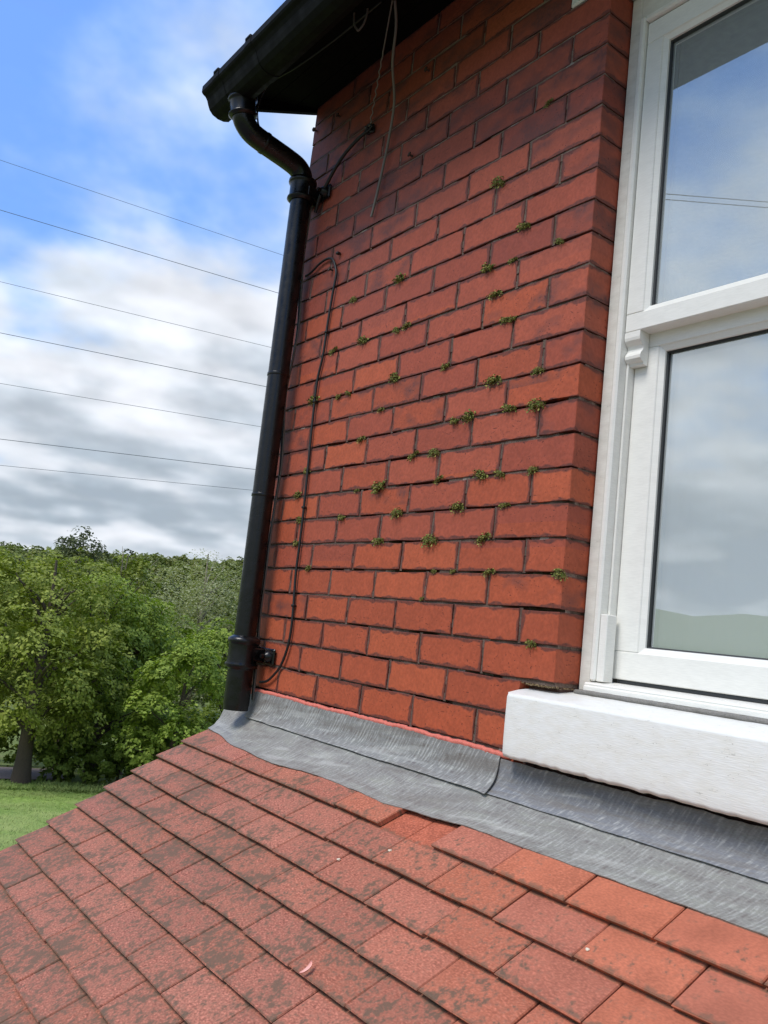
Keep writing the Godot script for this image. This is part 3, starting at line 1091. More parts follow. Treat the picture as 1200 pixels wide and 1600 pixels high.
func tile_mesh(x0: float, x1: float, s0: float, lift: float, turn: float) -> ArrayMesh:
	# a plain clay tile: slightly cambered, worn edges, tail at s0; it runs up under the courses above
	var b := B()
	var len := RG * 2.06
	var th := RT - 0.0012
	b.uvf = func(p: Vector3) -> Vector2:
		var rel := p - Vector3(0, RY, RZ)
		var s := -rel.y * sin(rth) + rel.z * cos(rth)
		return Vector2((p.x + 1.46) / 2.5, (s + 0.26) / 1.5)
	var cx := (x0 + x1) * 0.5
	var nx := 3
	var top := []
	var edge := []
	var bot := []
	for i in nx + 1:
		var f := float(i) / nx
		var x := lerpf(x0 + (0.0016 if i == 0 else 0.0), x1 - (0.0016 if i == nx else 0.0), f)
		var camber := -0.0012 * pow(absf(f - 0.5) * 2.0, 2.0) + lift
		var sl := turn * (x - cx)
		var jt := rnd(-0.0009, 0.0009)
		top.append([roof_pt(x, s0 + sl + jt - 0.002, camber), roof_pt(x, s0 + sl - len, camber - RT * len / RG)])
		edge.append(roof_pt(lerpf(x0, x1, f), s0 + sl + jt, camber - 0.0022))
		bot.append(roof_pt(lerpf(x0, x1, f), s0 + sl + jt - 0.0050, camber - th))
	var up := Vector3(0, cos(rth), sin(rth))
	var down := Vector3(0, -sin(rth), cos(rth))
	for i in nx:
		facet(b, [top[i][0], top[i + 1][0], top[i + 1][1], top[i][1]], up)
		facet(b, [edge[i], edge[i + 1], top[i + 1][0], top[i][0]], up + down)
		facet(b, [bot[i], bot[i + 1], edge[i + 1], edge[i]], down)
	for e in [[0, -1.0, x0], [nx, 1.0, x1]]:
		var i: int = e[0]
		var far_e := roof_pt(e[2], s0 + turn * (e[2] - cx) - len, lift - 0.0034 - RT * len / RG)
		var far_b := far_e - up * (th - 0.002)
		facet(b, [edge[i], top[i][0], top[i][1], far_e], Vector3(e[1], 0, 0) + up)
		facet(b, [edge[i], far_e, far_b, bot[i]], Vector3(e[1], 0, 0))
	facet(b, [bot[0], bot[nx], roof_pt(x1, s0 - len, lift - th - RT * len / RG), roof_pt(x0, s0 - len, lift - th - RT * len / RG)], -up)
	return mesh_of(b)

func build_lean_to() -> void:
	var roof := thing("tiled_roof", "weathered red clay tile lean-to roof with dark lichen below the wall", "roof", Vector3.ZERO)
	var tm := tile_material()
	var right := 1.42
	for v in range(0, 13):
		var odd := posmod(v, 2) == 1
		var x := RX
		var c := 0
		while x < right:
			var w := RW * (1.5 if odd and c == 0 else 1.0)
			var missing := v == 0 and c == 6
			if not missing:
				var s0 := v * RG + rnd(-0.0022, 0.0022) + (-0.004 if v == -1 else 0.0)
				var g := rnd(0.0008, 0.0022)
				put("roof_tile", tile_mesh(x + g - (rnd(0.0, 0.004) if c == 0 else 0.0), x + w - g, s0, rnd(-0.0012, 0.0016), rnd(-0.008, 0.008)), tm, roof)
			x += w
			c += 1
	# boarding and rafters under the tiles, so that nothing shows through
	var deck := B()
	var dm := mottled(Color8(70, 56, 46), Color8(84, 66, 54), Color8(58, 46, 38), 111, 0.03, 3.0)
	deck.uvf = null
	var a0 := roof_pt(RX + 0.012, -0.225, -0.062)
	var a1 := roof_pt(right - 0.01, 12.0 * RG - 0.02, -0.074)
	prism(deck, PackedVector2Array([Vector2(a0.z, a0.y), Vector2(a1.z, a1.y), Vector2(a1.z, a1.y - 0.06), Vector2(a0.z, a0.y - 0.06)]), RX + 0.012, right - 0.01)
	obj("roof_deck", deck, dm, roof)
	# walls of the lean-to down to the ground
	var wm := mottled(Color8(140, 66, 52), Color8(156, 74, 58), Color8(120, 60, 52), 43, 0.03, 1.5, 0.9)
	var wb := B()
	prism(wb, PackedVector2Array([Vector2(-0.002, -0.64), Vector2(1.05, -1.26), Vector2(1.05, GROUND - 1.0), Vector2(-0.002, GROUND - 1.0)]), WALL_L + 0.03, -1.18)
	obj("side_wall", wb, wm, roof)
	box_part("front_wall", Vector3(-1.18, GROUND - 1.0, 0.83), Vector3(right, -1.30, 1.05), wm, roof)

func lead_material(sd: int, blue: float, streak: float) -> StandardMaterial3D:
	# u runs along the wall, v down the sheet: streaks follow v
	var w := 1024
	var h := 256
	var n1 := noise_bytes(sd, 0.03, 4)
	var n2 := noise_bytes(sd + 1, 0.01, 4)
	var n3 := noise_bytes(sd + 2, 0.14, 2)
	var d := PackedByteArray()
	d.resize(w * h * 3)
	var hd := PackedByteArray()
	hd.resize(w * h)
	var rg := PackedByteArray()
	rg.resize(w * h)
	for py in h:
		for px in w:
			var lean := px * 6 + py
			var st := n1[((py / 3) & 511) * 512 + (lean & 511)] / 255.0
			var pa := n2[((py * 2 + 40) & 511) * 512 + (px & 511)] / 255.0
			var f := n3[(py & 511) * 512 + (px & 511)] / 255.0
			var c := Color8(138, 136, 129).lerp(Color8(122, 124, 129), clampf(blue * (0.4 + pa), 0, 1))
			c = c.lerp(Color8(190, 191, 187), clampf((st - 0.52) * 3.0, 0, 1) * (0.35 + 0.4 * clampf((pa - 0.4) * 3.0, 0, 1)) * streak)
			c = c.lerp(Color8(98, 88, 86), clampf((0.5 - st) * 4.0, 0, 1) * 0.5 * streak * clampf((0.52 - pa) * 5.0, 0, 1) * (1.0 - 0.5 * blue))
			c = c.lerp(Color8(150, 152, 140), clampf((pa - 0.6) * 3.0, 0, 1) * 0.6 * (1.0 - blue))
			var big := n2[((py + px / 3) & 511) * 512 + ((px / 3 + 300) & 511)] / 255.0
			c = c.lerp(Color8(112, 106, 100), clampf((0.42 - big) * 3.5, 0, 1) * 0.5)
			c = c.lerp(Color8(188, 188, 182), clampf((big - 0.66) * 5.0, 0, 1) * 0.45)
			var k := 0.92 + 0.16 * f
			var o := py * w + px
			d[o * 3] = int(clampf(c.r * k, 0, 1) * 255)
			d[o * 3 + 1] = int(clampf(c.g * k, 0, 1) * 255)
			d[o * 3 + 2] = int(clampf(c.b * k, 0, 1) * 255)
			hd[o] = int(clampf(120 + 60 * (st - 0.5) + 30 * (f - 0.5) + 60 * (pa - 0.5), 0, 255))
			rg[o] = int(clampf(140 + 80 * (pa - 0.5) + 60 * (st - 0.5), 0, 255))
	var m := std(Color.WHITE, 1.0, 0.0, 0.4)
	m.albedo_texture = tex_of(w, h, d)
	m.roughness_texture = tex_of(w, h, rg, Image.FORMAT_L8)
	m.heightmap_enabled = true
	m.heightmap_scale = 0.07
	m.heightmap_texture = tex_of(w, h, hd, Image.FORMAT_L8)
	return m

func table(t: Array, x: float) -> float:
	if x <= t[0][0]:
		return t[0][1]
	for k in t.size() - 1:
		if x <= t[k + 1][0]:
			return lerpf(t[k][1], t[k + 1][1], smoothstep(t[k][0], t[k + 1][0], x))
	return t[-1][1]

func sheet(called: String, grid: Array, thick: float, out: Vector3, m: Material, parent: Node3D, u0: float) -> MeshInstance3D:
	# a lead sheet: upper face, lower face set back along its normal, and the edges between
	var b := B()
	var uvs := []
	var low := []
	var nu := grid.size()
	var nv: int = grid[0].size()
	for i in nu:
		var line := []
		var ll := []
		for k in nv:
			line.append(Vector2((grid[i][k].x - u0) / 1.6, 0.05 + 0.9 * k / (nv - 1.0)))
			var du: Vector3 = grid[mini(i + 1, nu - 1)][k] - grid[maxi(i - 1, 0)][k]
			var dv: Vector3 = grid[i][mini(k + 1, nv - 1)] - grid[i][maxi(k - 1, 0)]
			var n := du.cross(dv).normalized()
			if n.dot(out) < 0:
				n = -n
			ll.append(grid[i][k] - n * thick)
		uvs.append(line)
		low.append(ll)
	smooth_grid(b, grid, out, uvs)
	smooth_grid(b, low, -out, uvs)
	b.uvf = func(p: Vector3) -> Vector2: return Vector2((p.x - u0) / 1.6, 0.97)
	for i in nu - 1:
		facet(b, [grid[i][nv - 1], grid[i + 1][nv - 1], low[i + 1][nv - 1], low[i][nv - 1]], Vector3(0, -0.5, 0.8))
		facet(b, [grid[i][0], grid[i + 1][0], low[i + 1][0], low[i][0]], Vector3(0, 1, 0))
	for k in nv - 1:
		facet(b, [grid[0][k], grid[0][k + 1], low[0][k + 1], low[0][k]], Vector3(-1, 0, 0))
		facet(b, [grid[nu - 1][k], grid[nu - 1][k + 1], low[nu - 1][k + 1], low[nu - 1][k]], Vector3(1, 0, 0))
	return obj(called, b, m, parent)

func build_lead() -> void:
	var lead := thing("lead_flashing", "grey lead flashing where the brick wall meets the tiled roof", "flashing", Vector3.ZERO)
	var fn := FastNoiseLite.new()
	fn.seed = 77
	fn.frequency = 1.0
	fn.fractal_octaves = 3
	var edge := [[-1.41, 0.098], [-1.34, 0.104], [-1.15, 0.128], [-0.92, 0.137], [-0.67, 0.121], [-0.5, 0.123], [-0.38, 0.127], [-0.27, 0.115], [-0.12, 0.106], [0.05, 0.106], [0.54, 0.102], [1.5, 0.103]]
	var grid := []
	var nu := 220
	for i in nu + 1:
		var x := lerpf(-1.408, 1.42, float(i) / nu)
		var ze := table(edge, x) + 0.0018 * fn.get_noise_2d(x * 9.0, 1.0) + 0.001 * fn.get_noise_2d(x * 40.0, 3.0)
		var se := (ze - RZ) / cos(rth)
		var s_top := (0.012 - RZ) / cos(rth)
		var line := []
		var curl := smoothstep(-1.30, -1.408, x)
		# a short upstand behind, the bend, then down the slope
		for q in [[-0.426, 0.0035], [-0.455, 0.0037], [-0.476, 0.0047]]:
			line.append(Vector3(x, q[0], q[1] + 0.001 * fn.get_noise_2d(x * 12.0, q[0] * 30.0)))
		for k in 15:
			var t := k / 14.0
			var s := lerpf(s_top, se, t)
			var rest := -RT * (-s) / RG + 0.0035
			var h := lerpf(0.001, rest, smoothstep(0.0, 1.0, t)) + 0.0022 * fn.get_noise_2d(x * 7.0, s * 30.0) * sin(t * PI) + 0.0012 * fn.get_noise_2d(x * 24.0, s * 60.0)
			h += curl * 0.035 * (1.0 - t) * (1.0 - t)
			# sags a little where a tile is gone
			h -= 0.004 * t * smoothstep(0.13, 0.04, absf(x + 0.235))
			line.append(roof_pt(x, s, h))
		grid.append(line)
	sheet("apron", grid, 0.0022, Vector3(0, 0.8, 0.5), lead_material(121, 0.12, 1.0), lead, -1.45)
	# cover strips against the wall: profile from the wall down and out over the bend
	var strip := func(x0: float, x1: float, top: float, z0: float, n: int, m: Material, name_: String, curl: bool) -> void:
		var g := []
		for i in n + 1:
			var x := lerpf(x0, x1, float(i) / n)
			var l := []
			for q in [[0.0, 0.0], [0.15, 0.0003], [0.35, 0.0008], [0.55, 0.0022], [0.7, 0.0052], [0.82, 0.0100], [0.92, 0.0155], [1.0, 0.0212]]:
				var yy: float = top + (-0.4965 - top) * q[0] + 0.0022 * fn.get_noise_2d(x * 6.0, 9.0) * q[0]
				if q[0] == 0.0:
					yy += 0.004 * fn.get_noise_2d(x * 5.0, 20.0) + 0.002 * fn.get_noise_2d(x * 30.0, 20.0)
				var lf: float = 0.006 * smoothstep(x1 - 0.03, x1, x) * q[0] if curl else 0.0
				var xx := x
				if curl:
					xx -= 0.012 * smoothstep(x1 - 0.1, x1, x) * q[0] * q[0]
				l.append(Vector3(xx, yy, z0 + q[1] + lf + 0.0013 * fn.get_noise_2d(x * 9.0, q[0] * 2.0 + 70.0) + 0.0009 * fn.get_noise_2d(x * 46.0, q[0] * 1.2 + 20.0)))
			g.append(l)
		sheet(name_, g, 0.002, Vector3(0, 0.2, 1), m, lead, -1.45)
	strip.call(-1.283, -0.128, -0.412, 0.0105, 120, lead_material(131, 0.4, 1.45), "cover_strip", true)
	strip.call(-0.165, 1.42, -0.418, 0.0070, 130, lead_material(141, 0.95, 0.9), "cover_strip", false)
	# red mortar pointed along the top of the left strip
	var pm := mottled(Color8(214, 116, 100), Color8(224, 128, 112), Color8(196, 104, 92), 151, 0.03, 8.0, 0.95, 0.2)
	var b := B()
	var pts := []
	var rad := []
	for i in 150:
		var x := lerpf(-1.285, -0.104, i / 149.0)
		pts.append(Vector3(x, -0.4095 + 0.004 * fn.get_noise_2d(x * 5.0, 20.0) + rnd(-0.0012, 0.0012), 0.0035 + rnd(-0.0008, 0.0008)))
		rad.append(rnd(0.0058, 0.0078))
	tube(b, pts, rad, 8)
	obj("pointing", b, pm, lead)

# ---------------------------------------------------------------- cables and moss
func cable(called: String, label: String, pts: Array, r: float, m: Material, per := 6) -> MeshInstance3D:
	var at: Vector3 = pts[-1]
	var b := B()
	tube(b, spline(pts, per), r, 8)
	move(b, -at)
	var o := obj(called, b, m)
	o.position = at
	tag(o, label, "cable", "cables on the wall")
	return o

func build_cables() -> void:
	var blk := std(Color8(24, 24, 25), 0.5)
	var gry := std(Color8(112, 106, 98), 0.6)
	var z := 0.007
	var run := [[-1.302, 1.053], [-1.265, 1.058], [-1.215, 1.075], [-1.166, 1.079], [-1.128, 1.064], [-1.1, 1.02], [-1.095, 0.99], [-1.102, 0.932], [-1.109, 0.83], [-1.113, 0.72], [-1.129, 0.63], [-1.126, 0.5], [-1.118, 0.36], [-1.11, 0.21], [-1.107, 0.08], [-1.107, -0.02], [-1.096, -0.12], [-1.092, -0.195], [-1.1, -0.255], [-1.125, -0.31], [-1.158, -0.343], [-1.2, -0.370], [-1.245, -0.379]]
	var pts := []
	for q in run:
		pts.append(Vector3(q[0], q[1], z + 0.002))
	var long := cable("wall_cable", "long thin black cable looping down the brick wall beside the downpipe", pts, 0.0042, blk)
	for y in [1.079, 0.80, 0.561, 0.20, -0.12]:
		var x := -1.115
		for q in run:
			if absf(q[1] - y) < 0.07:
				x = q[0]
		var cb := B()
		cbox(cb, Vector3(x - 0.007, y - 0.004, 0.001), Vector3(x + 0.007, y + 0.004, 0.0155), 0.002)
		move(cb, -long.position)
		obj("cable_clip", cb, blk, long)
	# cables that run down behind the pipe from the upper lug
	for s in [[0.0, "thin grey cable running down the wall close beside the downpipe", 0.0034, gry], [-0.006, "black cable running straight down behind the downpipe", 0.0044, blk]]:
		var l := []
		for k in 15:
			var y := 1.38 - k * 0.13
			l.append(Vector3(-1.318 + s[0] + 0.042 * float(k) / 14.0 + 0.007 * sin(k * 1.9 + s[0] * 90.0), y, 0.010 + 0.006 * (1.0 + sin(k * 1.3 + s[0] * 50.0))))
		cable("pipe_cable", s[1], l, s[2], s[3], 4)
	# black cable from the knot on the wall to the pipe lug
	cable("knotted_cable", "black cable sagging from a knot on the bricks to the upper pipe bracket", [Vector3(-0.985, 1.487, 0.012), Vector3(-1.045, 1.476, 0.018), Vector3(-1.118, 1.451, 0.02), Vector3(-1.171, 1.419, 0.02), Vector3(-1.212, 1.375, 0.022), Vector3(-1.252, 1.335, 0.022), Vector3(-1.285, 1.29, 0.014)], 0.0062, blk)
	var knot := B()
	var kp := []
	for k in 26:
		var a := k * 0.8
		kp.append(Vector3(-0.992 + 0.016 * cos(a), 1.488 + 0.013 * sin(a * 1.3), 0.013 + 0.008 * sin(a * 0.9)))
	tube(knot, kp, 0.0042, 6)
	move(knot, -Vector3(-0.992, 1.488, 0.0))
	var ko := obj("cable_knot", knot, blk)
	ko.position = Vector3(-0.992, 1.488, 0.0)
	tag(ko, "small tangled knot of black wire fixed to the bricks", "knot")
	# hanging from the soffit
	var hang := [Vector3(-0.700, soffit_y(0.165) - 0.001, 0.165), Vector3(-0.73, 1.66, 0.13), Vector3(-0.785, 1.585, 0.09), Vector3(-0.83, 1.50, 0.036), Vector3(-0.866, 1.39, 0.016), Vector3(-0.894, 1.258, 0.012), Vector3(-0.918, 1.147, 0.012)]
	cable("hanging_cable", "stiff grey cut cable hanging from the soffit across the bricks", hang, 0.0046, gry)
	var tw := []
	for k in 40:
		var t := k / 39.0
		var p := Vector3(-0.703, soffit_y(0.172) - 0.001, 0.172).lerp(Vector3(-0.990, 1.492, 0.016), t)
		tw.append(p + Vector3(0.003 * sin(k * 2.1), 0.0, 0.003 * cos(k * 2.1)) * smoothstep(0.3, 0.6, t))
	cable("twisted_wire", "thin twisted wire hanging from the soffit to the cable knot", tw, 0.0023, gry, 2)
	var lp := []
	for k in 13:
		var a := lerpf(-0.35, PI + 0.35, k / 12.0)
		lp.append(Vector3(-0.79 - 0.018 * cos(a), 1.690 - 0.062 * sin(a) * (1.0 if k != 6 else 1.06), 0.225 + 0.012 * cos(a)))
	cable("cable_loop", "small loop of pale cable tied up under the black soffit", lp, 0.0034, gry)
	# cable lying along the soffit towards the swan neck
	cable("soffit_cable", "thin black cable clipped along the underside of the soffit", [Vector3(-0.72, soffit_y(0.2) - 0.003, 0.2), Vector3(-0.95, soffit_y(0.21) - 0.005, 0.21), Vector3(-1.15, soffit_y(0.235) - 0.008, 0.235), Vector3(-1.29, 1.672, 0.262), Vector3(-1.322, 1.60, 0.275), Vector3(-1.325, 1.54, 0.266), Vector3(-1.32, 1.515, 0.252)], 0.0032, std(Color8(44, 44, 46), 0.5))
	# rusty nails and plugs in the joints
	var nail := B()
	tube(nail, [Vector3(0, 0, -0.012), Vector3(0, 0, 0.012), Vector3(0, 0, 0.0125), Vector3(0, 0, 0.016)], [0.0032, 0.0032, 0.0085, 0.0078], 9)
	var nm := mesh_of(nail)
	var nmat := mottled(Color8(62, 48, 42), Color8(78, 58, 48), Color8(46, 38, 36), 161, 0.05, 20.0)
	var who := ["rusty nail head in the bricks below the black soffit", "dark plug in a joint under the hanging cable end, highest but one", "dark nail in the bricks beside the swan neck", "dark plug in the joint just below the loop of the wall cable", "bent nail at the wall corner beside the barge board"]
	var spots := [Vector3(-0.709, 1.566, 0), Vector3(-0.744, 1.292, 0), Vector3(-1.22, 1.642, 0), Vector3(-1.135, 1.03, 0), Vector3(-1.385, 1.66, 0)]
	for k in spots.size():
		var o := put("nail", nm, nmat)
		o.position = spots[k]
		o.rotation_degrees = Vector3(rnd(-14, 14), rnd(-14, 14), 0)
		tag(o, who[k], "nail", "nails in the wall")

func ordinal(n: int) -> String:
	var names := ["zeroth", "first", "second", "third", "fourth", "fifth", "sixth", "seventh", "eighth", "ninth", "tenth", "eleventh", "twelfth", "thirteenth", "fourteenth", "fifteenth", "sixteenth", "seventeenth", "eighteenth", "nineteenth", "twentieth"]
	return names[clampi(n, 0, 20)]

func moss_mesh(sd: int) -> ArrayMesh:
	# a cushion of little leafy shoots
	var r := RandomNumberGenerator.new()
	r.seed = sd
	var b := B()
	for k in 60:
		var a := r.randf() * TAU
		var e := r.randf()
		var root := Vector3(cos(a) * 0.006 * e * 1.8, sin(a) * 0.0035 * e, -0.004)
		var dir := Vector3(cos(a) * e * 1.25, sin(a) * e * 0.8 + 0.12, 0.9).normalized()
		var ln := r.randf_range(0.007, 0.016)
		for j in 4:
			var p := root + dir * ln * (0.35 + 0.22 * j) + Vector3(0, -0.0007 * j * j, 0)
			var t := Vector3(r.randf_range(-1, 1), r.randf_range(-1, 1), r.randf_range(-0.6, 1)).normalized()
			var s := t.cross(Vector3(r.randf_range(-1, 1), r.randf_range(-1, 1), r.randf_range(-1, 1))).normalized()
			var l := r.randf_range(0.0018, 0.0034)
			var g := r.randf()
			b.col = Color(0.12, 0.16, 0.03).lerp(Color(0.32, 0.29, 0.07), g * g) if r.randf() > 0.14 else Color(0.14, 0.075, 0.035)
			var n := t.cross(s)
			if n.z < 0:
				n = -n
			facet(b, [p - t * l, p + s * l * 0.62, p + t * l, p - s * l * 0.62], n)
	return mesh_of(b, true)

func build_moss() -> void:
	var m := std(Color.WHITE, 0.85)
	m.vertex_color_use_as_albedo = true
	m.backlight_enabled = true
	m.backlight = Color(0.25, 0.25, 0.25)
	var kinds := []
	for k in 5:
		kinds.append(moss_mesh(300 + k))
	# x, bed joint number counted from the top, size
	var list := [[-0.331, 3.9, 1.15], [-0.222, 5.95, 1.0], [-0.339, 6.9, 1.15], [-0.737, 5.9, 1.15], [-0.304, 7.95, 1.0], [-0.976, 5.96, 0.8], [-0.258, 8.97, 0.8], [-0.229, 9.0, 0.8], [-0.894, 7.92, 1.2], [-0.674, 7.95, 0.85], [-0.719, 8.0, 0.7], [-1.062, 7.92, 0.85], [-0.472, 9.97, 0.85], [-0.702, 9.86, 1.2], [-0.277, 10.9, 1.25], [-0.125, 10.92, 0.8], [-0.941, 10.0, 0.7], [-0.995, 10.0, 0.7], [-1.145, 9.85, 1.4], [-0.753, 11.0, 0.75], [-0.121, 11.97, 1.2], [-0.212, 11.93, 1.0], [-0.411, 12.0, 0.9], [-0.359, 11.93, 1.25], [-0.839, 12.0, 0.8], [-0.481, 12.97, 0.9], [-0.572, 12.97, 0.85], [-1.128, 12.94, 0.9], [-0.292, 13.92, 1.1], [-0.453, 13.93, 0.8], [-0.115, 13.96, 0.8], [-0.224, 13.98, 0.75], [-0.712, 13.92, 1.5], [-1.172, 13.9, 1.0], [-0.364, 14.9, 1.1], [-0.615, 14.95, 1.15], [-0.198, 14.97, 0.7], [-0.891, 15.0, 0.9], [-1.14, 14.97, 0.9], [-0.26, 15.94, 1.0], [-0.459, 15.94, 1.25], [-0.690, 15.95, 0.95], [-1.14, 15.94, 0.8], [-1.049, 16.97, 0.8], [-0.229, 16.98, 0.8], [-0.003, 17.0, 0.9], [-0.073, 18.97, 0.75], [-0.358, 16.98, 0.55], [-0.435, 17.0, 0.5], [-0.177, 1.95, 0.7], [-0.094, 6.95, 0.6], [-0.252, 6.98, 0.6], [-0.47, 17.9, 0.45], [-0.62, 15.0, 0.5], [-0.83, 14.0, 0.5]]
	for k in list.size():
		var q: Array = list[k]
		var o := put("moss_tuft", kinds[k % 5], m)
		o.position = Vector3(q[0], (17.0 - q[1]) * CH, 0.0)
		o.rotation.z = rnd(-0.5, 0.5)
		o.scale = Vector3(q[2] * rnd(0.95, 1.25), q[2] * rnd(0.8, 1.05), q[2]) * 1.2
		var joint := int(round(q[1]))
		var rank := 1
		for p in list:
			if int(round(p[1])) == joint and p[0] > q[0]:
				rank += 1
		var size := "large" if q[2] > 1.15 else ("tiny" if q[2] < 0.8 else "small")
		var label := "%s green moss tuft, %s from the window along the %s joint above the sill" % [size, ordinal(rank), ordinal(20 - joint)]
		tag(o, label, "moss", "moss tufts growing in the joints")

func build_dry_moss() -> void:
	var m := std(Color.WHITE, 0.95)
	m.vertex_color_use_as_albedo = true
	var r := RandomNumberGenerator.new()
	r.seed = 606
	var b := B()
	for k in 420:
		var t := r.randf()
		var p := Vector3(lerpf(-0.088, 0.012, t), -0.2495 + r.randf() * 0.004, r.randf_range(-0.06, 0.012) * (0.4 + 0.6 * t))
		var d := Vector3(r.randf_range(-1, 1), r.randf_range(-0.1, 0.8), r.randf_range(-0.4, 1)).normalized()
		var s := d.cross(Vector3(r.randf_range(-1, 1), r.randf_range(-1, 1), r.randf_range(-1, 1))).normalized()
		var l := r.randf_range(0.002, 0.006)
		b.col = Color(0.17, 0.105, 0.05).lerp(Color(0.40, 0.31, 0.17), r.randf())
		var n := d.cross(s)
		facet(b, [p - s * 0.0008, p + s * 0.0008, p + d * l], n if n.z > 0 else -n)
	var at := Vector3(-0.04, -0.25, 0.0)
	move(b, -at)
	var o := obj("dry_moss", b, m, null, true)
	o.position = at
	tag(o, "brown dried moss at the left end of the sill under the corner bricks", "moss", "", "stuff")

func build_litter() -> void:
	var pm := std(Color8(232, 178, 168), 0.6)
	var b := B()
	var c := roof_pt(-0.083, 0.365, 0.0)
	var g := []
	for i in 13:
		var t := i / 12.0
		var l := []
		var a := lerpf(-0.9, 1.2, t)
		var wid := 0.0045 * sin(PI * clampf(t * 0.9 + 0.08, 0, 1)) + 0.001
		for k in [-1.0, -0.3, 0.3, 1.0]:
			l.append(Vector3(0.022 * cos(a) - 0.016, 0.0, -0.024 * sin(a)) + Vector3(cos(a), 0, -sin(a)) * wid * k + Vector3(0, 0.004 + 0.005 * k * k + 0.005 * t, 0))
		g.append(l)
	smooth_grid(b, g, Vector3.UP)
	var o := obj("fallen_petal", b, pm)
	o.position = c + Vector3(0, 0.003, 0)
	o.rotation.x = rth - 0.1
	o.scale = Vector3.ONE * 0.72
	tag(o, "curled pink petal lying on the lower roof tiles", "petal")
	# crumbs of old mortar
	var wm := std(Color8(226, 216, 196), 0.9)
	var spots := [[-0.217, 0.052, "pale mortar crumb on the tile below the missing tile"], [-0.315, 0.125, "pale mortar crumb on the third course, near the missing tile"], [0.33, 0.07, "tiny pale mortar crumb on the tiles at lower right"]]
	for s in spots:
		var cb := B()
		for k in 3:
			var xf := Transform3D(Basis.from_euler(Vector3(rnd(0, 3), rnd(0, 3), rnd(0, 3))), Vector3(rnd(-0.003, 0.003), 0.0015, rnd(-0.002, 0.002)))
			cbox(cb, Vector3(-0.003, -0.002, -0.0016), Vector3(0.003, 0.002, 0.0016), 0.001, xf)
		var co := obj("mortar_crumb", cb, wm)
		var v := int(ceil(s[1] / RG))
		co.position = roof_pt(s[0], s[1], -RT * (v - s[1] / RG) + 0.0005)
		tag(co, s[2], "mortar", "crumbs on the roof")

# ---------------------------------------------------------------- land, lane, grass, trees, wires
func build_land() -> void:
	var m := mottled(Color8(104, 118, 58), Color8(114, 128, 66), Color8(122, 130, 76), 201, 0.012, 0.05, 0.95)
	var b := B()
	var rings := [0.0, 3.0, 6.0, 9.0, 12.0, 15.0, 18.0, 21.0, 24.0, 27.0, 30.0, 33.0, 36.0, 39.0, 42.0, 46.0, 50.0, 56.0, 64.0, 74.0, 86.0, 100.0, 120.0, 145.0, 175.0, 210.0, 250.0, 300.0, 360.0, 430.0, 520.0, 620.0, 740.0, 900.0, 1100.0, 1400.0, 2000.0]
	var grid := []
	for r in rings:
		var l := []
		for k in 121:
			var a: float = TAU * (k % 120) / 120.0
			var x: float = EYE.x + r * sin(a)
			var z: float = EYE.z - r * cos(a)
			l.append(Vector3(x, land(x, z), z))
		grid.append(l)
	smooth_grid(b, grid, Vector3.UP)
	var o := obj("ground", b, m)
	o.set_meta("kind", "structure")
	# unseen grey yard, added to cut green bounce light under the eaves
	var pb := B()
	var pm := mottled(Color8(92, 90, 87), Color8(102, 99, 95), Color8(82, 80, 77), 203, 0.02, 0.8, 0.9)
	var pg := []
	for r in [0.0, 2.0, 4.0, 6.0, 8.0, 10.0, 12.5, 15.0]:
		var l := []
		for k in 41:
			var a: float = lerpf(-0.45 * PI, 1.1 * PI, k / 40.0) + PI * 0.5 - 0.35
			var x: float = EYE.x + r * sin(a)
			var z: float = EYE.z - r * cos(a)
			l.append(Vector3(x, land(x, z) + 0.05, z))
		pg.append(l)
	smooth_grid(pb, pg, Vector3.UP)
	obj("added_paving", pb, pm).set_meta("kind", "structure")
	# the mown lawn on the slope
	var gb := B()
	var gm := mottled(Color8(126, 152, 62), Color8(140, 164, 72), Color8(152, 170, 88), 207, 0.014, 0.35, 0.95)
	var gg := []
	for r in [9.0, 12.0, 15.0, 18.0, 21.0, 24.0, 27.0, 30.0, 33.0, 35.8]:
		var l := []
		for k in 31:
			var p := from_eye(lerpf(-112.0, -48.0, k / 30.0), r)
			l.append(p + Vector3(0, 0.06, 0))
		gg.append(l)
	smooth_grid(gb, gg, Vector3.UP)
	obj("lawn", gb, gm).set_meta("kind", "structure")
	# lane beyond the first tree
	var lm := mottled(Color8(120, 108, 106), Color8(134, 122, 118), Color8(100, 90, 90), 205, 0.02, 0.6, 0.95)
	var lb := B()
	var strip := []
	for i in 25:
		var az := lerpf(-104.0, -71.5, i / 24.0)
		var l := []
		for d in [36.2, 37.6, 39.0, 40.4]:
			var p := from_eye(az, d + 0.06 * (az + 75.0))
			l.append(p + Vector3(0, 0.07, 0))
		strip.append(l)
	smooth_grid(lb, strip, Vector3.UP)
	var lane := obj("lane", lb, lm)
	lane.set_meta("kind", "structure")

